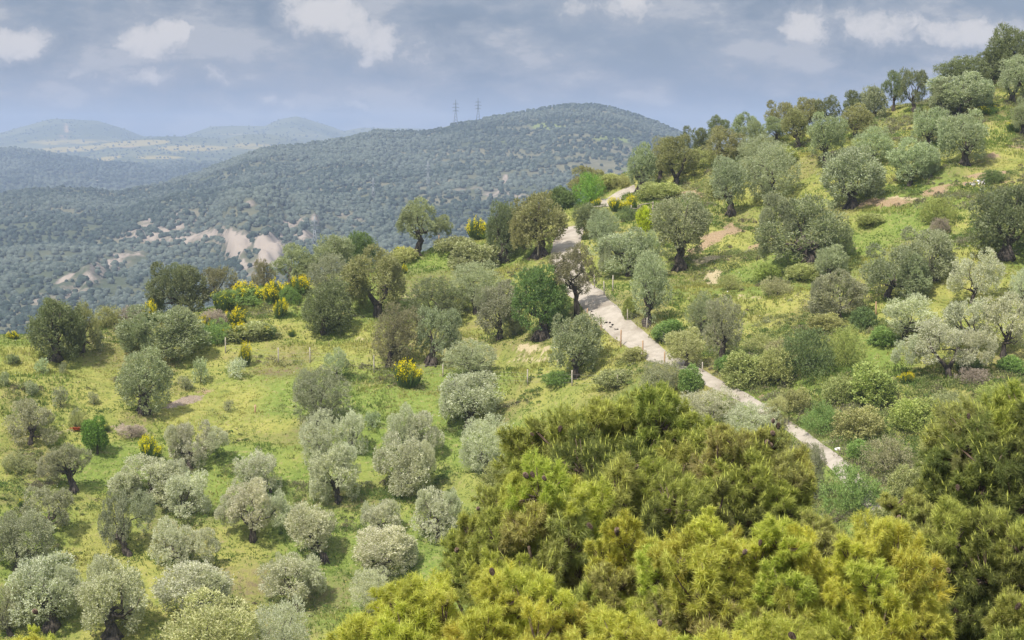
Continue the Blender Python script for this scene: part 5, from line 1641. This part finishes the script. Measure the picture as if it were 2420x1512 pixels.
# ------------------------------------------------------------------ power pylons
def pylon(px, base_py, top_py, hill, lab, mat, arms=(.57, .70, .83), t_hint=None):
    # the place on the hill under this point of the photo
    ts = np.linspace(0.02, 1.0, 500)
    Pp = hill.at(np.full(500, float(px)), ts)
    _, yy = to_px(Pp)
    i = int(np.argmin(np.abs(yy - base_py)))
    B = Pp[i]
    h = (base_py - top_py) * B[1] / F
    root = link('power_pylon', None, loc=B - [0, 0, .5], label=lab, cat='pylon', group='power pylons')
    A = Acc()
    w0, w1 = h * .085, h * .022
    zk = h * .55
    th = .50
    def wz(z):
        return w0 + (w1 - w0) * min(z / zk, 1) if z < zk else w1 * (1 - .8 * (z - zk) / (h - zk))
    for sx in (-1, 1):
        for sy in (-1, 1):
            for a, b in ((0, zk), (zk, h)):
                A.bar([sx * wz(a), sy * wz(a), a], [sx * wz(b), sy * wz(b), b], th)
    zs = [0, .16, .3, .42, .5, .57, .64, .70, .77, .83, .9]
    for k in range(len(zs) - 1):
        a, b = zs[k] * h, zs[k + 1] * h
        for sy in (-1, 1):
            A.bar([-wz(a), sy * wz(a), a], [wz(b), sy * wz(b), b], th * .5)
            A.bar([wz(a), sy * wz(a), a], [-wz(b), sy * wz(b), b], th * .5)
        for sx in (-1, 1):
            A.bar([sx * wz(a), -wz(a), a], [sx * wz(b), wz(b), b], th * .5)
    link('mast', A.mesh('mast', mat, False), parent=root)
    for k, z in enumerate(arms):
        aw = h * (.105, .13, .10)[k]
        A = Acc()
        z *= h
        A.bar([-aw, 0, z], [aw, 0, z], th * .9)
        for sg in (-1, 1):
            A.bar([sg * aw, 0, z], [sg * wz(z), 0, z + h * .03], th * .6)
            A.bar([sg * aw, 0, z], [sg * aw, 0, z - h * .03], th * .6)
        link('cross_arm', A.mesh('cross_arm', mat, False), parent=root)
    return B, h


b1 = pylon(1077, 297, 235, HILL1, 'left one of the two dark pylons on the hill skyline', M_STEEL)
b2 = pylon(1130, 290, 231, HILL1, 'right one of the two dark pylons on the hill skyline', M_STEEL)
pylon(881, 468, 418, HILL1, 'faint pale pylon on the wooded hillside, left of two', M_STEEL2)
pylon(1011, 440, 380, HILL1, 'faint pale pylon on the wooded hillside, right of two', M_STEEL2)
pylon(742, 582, 508, HILL1, 'pale pylon rising behind the ridge olives near the badlands', M_STEEL2)

# ------------------------------------------------------------------ small things on the ground
def stone_mesh(seed, n=1, size=.3, spread=0.0, mat=M_STONE):
    r = np.random.default_rng(seed)
    A = Acc()
    for i in range(n):
        pv, pt3 = blob_proto(int(r.integers(0, 9999)), 4, 6)
        s = size * r.uniform(.6, 1.3)
        off = np.array([r.normal() * spread, r.normal() * spread * .6, max(0, spread * .35 * r.random()) if n > 1 else 0])
        A.add(pv * np.array([s, s * .8, s * .55]) + off, None, pt3)
    return A.mesh('stone', mat, False)


P = cast(2312, 436, H)
root = link('rubble_heap', None, loc=P, label='low heap of whitish rubble stones on the upper right slope', cat='rubble heap')
for i in range(26):
    r = np.random.default_rng(900 + i)
    x, y = r.normal() * .62, r.normal() * .35
    o = link('stone', stone_mesh(900 + i, 1, .16, 0, M_STONE if i % 3 else M_WHITE), parent=root,
             loc=(x, y, .10 + .35 * math.exp(-(x * x + y * y) / .5) * r.random() + float(H(np.array([P[0] + x]), np.array([P[1] + y]))[0]) - P[2]))
    o.rotation_euler = tuple(r.uniform(0, 3, 3))
P = cast(1981, 1063, H)
link('white_stone', stone_mesh(71, 1, .28, 0, M_WHITE), loc=P + [0, 0, .05], label='white stone lying on the grass by the end of the track', cat='stone')
P = cast(1702, 657, H)
for i, (x, y, s_, lab) in enumerate([(2348, 430, .16, 'small pale stone right of the rubble heap'), (1310, 822, .14, 'small white stone on the grass above the well-shaped round olive'),
                                     (1720, 690, .12, 'tiny white stone below the crumbling pale bank')]):
    link('stone', stone_mesh(80 + i, 1, s_, 0, M_WHITE), loc=cast(x, y, H) + [0, 0, .03], label=lab, cat='stone')
# red machine-like thing in the far left meadow: a low red barrow with a dark wheel
P = cast(181, 1020, H)
root = link('red_barrow', None, loc=P, label='small red metal thing lying in the grass beside the small fruit tree', cat='barrow')
A = Acc()
A.add([[-.34, -.2, .42], [.34, -.2, .42], [.34, .2, .42], [-.34, .2, .42], [-.24, -.13, .18], [.22, -.13, .18], [.22, .13, .18], [-.24, .13, .18]],
      [(0, 1, 5, 4), (1, 2, 6, 5), (2, 3, 7, 6), (3, 0, 4, 7), (4, 5, 6, 7)])
link('tray', A.mesh('tray', M_RED, False), parent=root)
A = Acc()
for sy in (-.14, .14):
    A.tube([[-.65, sy, .38], [0, sy, .22], [.42, sy * .4, .14]], [.02, .02, .02], seg=6)
    A.tube([[-.2, sy, .2], [-.24, sy, 0]], [.02, .02], seg=6)
link('frame', A.mesh('frame', M_RED), parent=root)
A = Acc()
th = np.linspace(0, 2 * math.pi, 17)
A.tube(np.stack([.46 + .13 * np.cos(th), 0 * th, .14 + .13 * np.sin(th)], 1), [.035] * 17, seg=6)
link('wheel', A.mesh('wheel', M_BLACK), parent=root)
# dark droppings on the road
for (x, y, k, lab) in [(1397, 738, 0, 'dark dropping on the road nearest the thin-trunked olive'), (1403, 746, 1, 'round dark dropping on the road, lower of the upper two'), (1432, 764, 0, 'dark dropping, leftmost of the five on the lower road'),
                       (1443, 764, 1, 'flat dark dropping, upper middle of the five on the road'), (1450, 769, 0, 'roundest dark dropping of the five on the road'),
                       (1444, 774, 1, 'dark dropping, lower middle of the five on the road'), (1458, 780, 0, 'long thin dark dropping, lowest of the five on the road')]:
    me = stone_mesh(int(x), 3, .12, .12, M_BLACK)
    link('dropping', me, loc=cast(x, y, H) + [0, 0, .08], label=lab, cat='dropping', group='dark droppings on the road')


# ------------------------------------------------------------------ grass, scrub and flowers: nobody could count these
def scatter(n, seed, x0=-140, x1=2560, y0=330, y1=1560):
    """points of the slope, even over the ground, kept off the road"""
    r = np.random.default_rng(seed)
    az = r.uniform(math.radians(-16.5), math.radians(16.5), int(n * 1.5))
    R = np.sqrt(r.uniform(128 ** 2, 296 ** 2, int(n * 1.5)))
    X, Y = R * np.sin(az), R * np.cos(az)
    z0 = H0(X, Y)
    px, py = to_px(np.stack([X, Y, z0], -1))
    ok = (py > y0 - 20) | (px > 1200)
    # behind the ridge nothing shows
    X, Y = X[ok], Y[ok]
    k = road_dist(X, Y) > 0.1
    X, Y = X[k][:n], Y[k][:n]
    return X, Y, H(X, Y), r


def soil_here(px, py, X, Y):
    w = fbm(X, Y, 1.6, 4, 21) - 0.5
    m = np.zeros_like(px)
    for (cx, cy, hw, hh, sl, k, s) in PATCH:
        if k in ('red', 'pale', 'grey'):
            q = np.hypot((px - cx) / hw, (py - cy - sl * (px - cx)) / hh) + w * 1.5
            m = np.maximum(m, s * sstep(1.1, 0.4, q))
    return m


def grass():
    X, Y, Z, r = scatter(210000, 5)
    px, py = to_px(np.stack([X, Y, Z], -1))
    m = soil_here(px, py, X, Y)
    dens = fbm(X, Y, 2.2, 3, 71)
    k = (r.random(len(X)) > m * 1.1) & (r.random(len(X)) < 0.35 + 1.3 * sstep(.35, .65, dens))
    X, Y, Z = X[k], Y[k], Z[k]
    n = len(X)
    tall = sstep(.40, .75, fbm(X, Y, 4.5, 3, 72))
    h = (.16 + .30 * tall) * r.uniform(.6, 1.35, n)
    B = 3
    C = np.repeat(np.stack([X, Y, Z - .03], -1), B, 0) + r.normal(size=(n * B, 3)) * [.10, .10, .0]
    N = r.normal(size=(n * B, 3)) * .45 + [0, 0, 1]
    hh = np.repeat(h, B) * r.uniform(.7, 1.2, n * B)
    V, Q = cards(C, N, hh, .085, r, .3)
    g = fbm(X, Y, 5.0, 3, 73)
    v = np.clip(.5 * r.random(n) + .5 * sstep(.3, .7, g), 0, 1)
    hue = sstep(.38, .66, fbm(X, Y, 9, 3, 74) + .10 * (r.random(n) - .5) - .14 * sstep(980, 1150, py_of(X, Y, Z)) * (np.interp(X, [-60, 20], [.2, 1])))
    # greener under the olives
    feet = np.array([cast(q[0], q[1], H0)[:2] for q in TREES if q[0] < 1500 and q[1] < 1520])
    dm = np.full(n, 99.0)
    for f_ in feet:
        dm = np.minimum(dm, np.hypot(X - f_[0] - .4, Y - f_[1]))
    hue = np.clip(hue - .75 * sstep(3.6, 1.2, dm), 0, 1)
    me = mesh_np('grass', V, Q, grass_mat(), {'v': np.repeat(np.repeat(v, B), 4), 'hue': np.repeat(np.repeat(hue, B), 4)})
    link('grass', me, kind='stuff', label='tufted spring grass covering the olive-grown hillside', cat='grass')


def py_of(X, Y, Z):
    return to_px(np.stack([X, Y, Z], -1))[1]


def grass_mat():
    m, t = new_mat('grass_tufts')
    v = t.n('ShaderNodeAttribute', attribute_name='v').outputs['Fac']
    h = t.n('ShaderNodeAttribute', attribute_name='hue').outputs['Fac']
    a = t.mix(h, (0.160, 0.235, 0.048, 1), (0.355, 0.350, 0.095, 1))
    a = t.mix(t.ramp(v, (0.86, 0.92, 0, .8)), a, (0.42, 0.38, 0.19, 1))
    a = t.mix(1.0, a, t.n('ShaderNodeCombineColor', {0: t.m('MULTIPLY_ADD', v, .7, .65), 1: t.m('MULTIPLY_ADD', v, .7, .65), 2: t.m('MULTIPLY_ADD', v, .7, .65)}).outputs[0], 'MULTIPLY')
    p = t.n('ShaderNodeBsdfPrincipled', {'Base Color': a, 'Roughness': .7, 'Specular IOR Level': .15})
    tl = t.n('ShaderNodeBsdfTranslucent', {0: a})
    t.n('ShaderNodeOutputMaterial', {0: t.n('ShaderNodeMixShader', {0: .4, 1: p, 2: tl})})
    return m


grass()


def scrub():
    X, Y, Z, r = scatter(56000, 6)
    px, py = to_px(np.stack([X, Y, Z], -1))
    m = soil_here(px, py, X, Y)
    d = fbm(X, Y, 5.5, 4, 81)
    # more of it on the right slope and above the road thicket, along the fence, on the ridge
    bias = .10 * sstep(1500, 1900, px) + .30 * blob_mask(px, py, [(1830, 870, 210, 100, .15, 1.3), (2080, 1030, 260, 160, .2, 1.3), (2300, 1000, 200, 130, 0, 1.2), (2010, 1180, 130, 80, 0, 1.3), (1180, 585, 130, 30, -.3, .8), (1600, 430, 170, 60, 0, .8), (560, 760, 130, 50, 0, .7), (820, 880, 260, 30, .15, .6),
                                                        (1500, 890, 130, 40, .1, .7), (330, 760, 120, 30, 0, .6), (2200, 290, 250, 60, -.2, .5), (1950, 720, 130, 60, 0, .5)], 0 * px)
    k = (r.random(len(X)) < sstep(.56, .76, d + bias)) & (r.random(len(X)) > m)
    X, Y, Z = X[k], Y[k], Z[k]
    n = len(X)
    print('scrub cushions', n)
    bias = bias[k]
    S = (.14 + .42 * r.random(n) ** 1.5) * (1 + 1.1 * np.clip(bias, 0, .4))
    B = 60
    u = r.normal(size=(n, B, 3))
    u /= np.linalg.norm(u, axis=2)[..., None]
    u[..., 2] = np.abs(u[..., 2])
    P = u * (S[:, None] * r.uniform(.6, 1.1, (n, B)))[..., None] * [1.15, 1.15, .95] + np.stack([X, Y, Z - .05], -1)[:, None]
    N = u + r.normal(size=u.shape) * .5 + [0, 0, .5]
    V, Q = cards(P.reshape(-1, 3), N.reshape(-1, 3), .15, .075, r)
    hue = np.clip(fbm(X, Y, 3.0, 3, 82) + .35 * (r.random(n) - .5), 0, 1)
    v = np.clip(.4 * r.random((n, B)) + .6 * r.random(n)[:, None], 0, 1)
    m_, t = new_mat('scrub_leaves')
    va = t.n('ShaderNodeAttribute', attribute_name='v').outputs['Fac']
    h = t.n('ShaderNodeAttribute', attribute_name='hue').outputs['Fac']
    a = t.mix(t.ramp(h, (0.35, 0.5)), (0.140, 0.210, 0.055, 1), (0.255, 0.285, 0.105, 1))
    a = t.mix(t.ramp(h, (0.56, 0.66)), a, (0.210, 0.185, 0.125, 1))
    a = t.mix(t.ramp(h, (0.70, 0.78)), a, (0.290, 0.305, 0.170, 1))
    k3 = t.m('MULTIPLY_ADD', va, .8, .6)
    a = t.mix(1.0, a, t.n('ShaderNodeCombineColor', {0: k3, 1: k3, 2: k3}).outputs[0], 'MULTIPLY')
    p = t.n('ShaderNodeBsdfPrincipled', {'Base Color': a, 'Roughness': .7, 'Specular IOR Level': .15})
    t.n('ShaderNodeOutputMaterial', {0: t.n('ShaderNodeMixShader', {0: .3, 1: p, 2: t.n('ShaderNodeBsdfTranslucent', {0: a})})})
    me = mesh_np('low_scrub', V, Q, m_, {'v': np.repeat(v.ravel(), 4), 'hue': np.repeat(np.repeat(hue, B), 4)})
    link('low_scrub', me, kind='stuff', label='low green and brown scrub dotted and massed over the slopes', cat='undergrowth')


scrub()


def flowers():
    X, Y, Z, r = scatter(16000, 8)
    k = r.random(len(X)) < sstep(.45, .75, fbm(X, Y, 7, 3, 91))
    X, Y, Z = X[k], Y[k], Z[k]
    n = len(X)
    yel = r.random(n) < .35
    C = np.stack([X, Y, Z + .28 * r.uniform(.7, 1.3, n)], -1)
    V, Q = cards(C, r.normal(size=(n, 3)) + [0, -.4, .6], .075, .065, r)
    m_, t = new_mat('wild_flowers')
    va = t.n('ShaderNodeAttribute', attribute_name='v').outputs['Fac']
    a = t.mix(va, (0.72, 0.72, 0.66, 1), (0.75, 0.60, 0.05, 1))
    t.n('ShaderNodeOutputMaterial', {0: t.n('ShaderNodeBsdfPrincipled', {'Base Color': a, 'Roughness': .7})})
    link('wild_flowers', mesh_np('wild_flowers', V, Q, m_, {'v': np.repeat(yel.astype(float), 4)}), kind='stuff', label='tiny white and yellow wild flowers sprinkled through the grass', cat='flowers')


flowers()
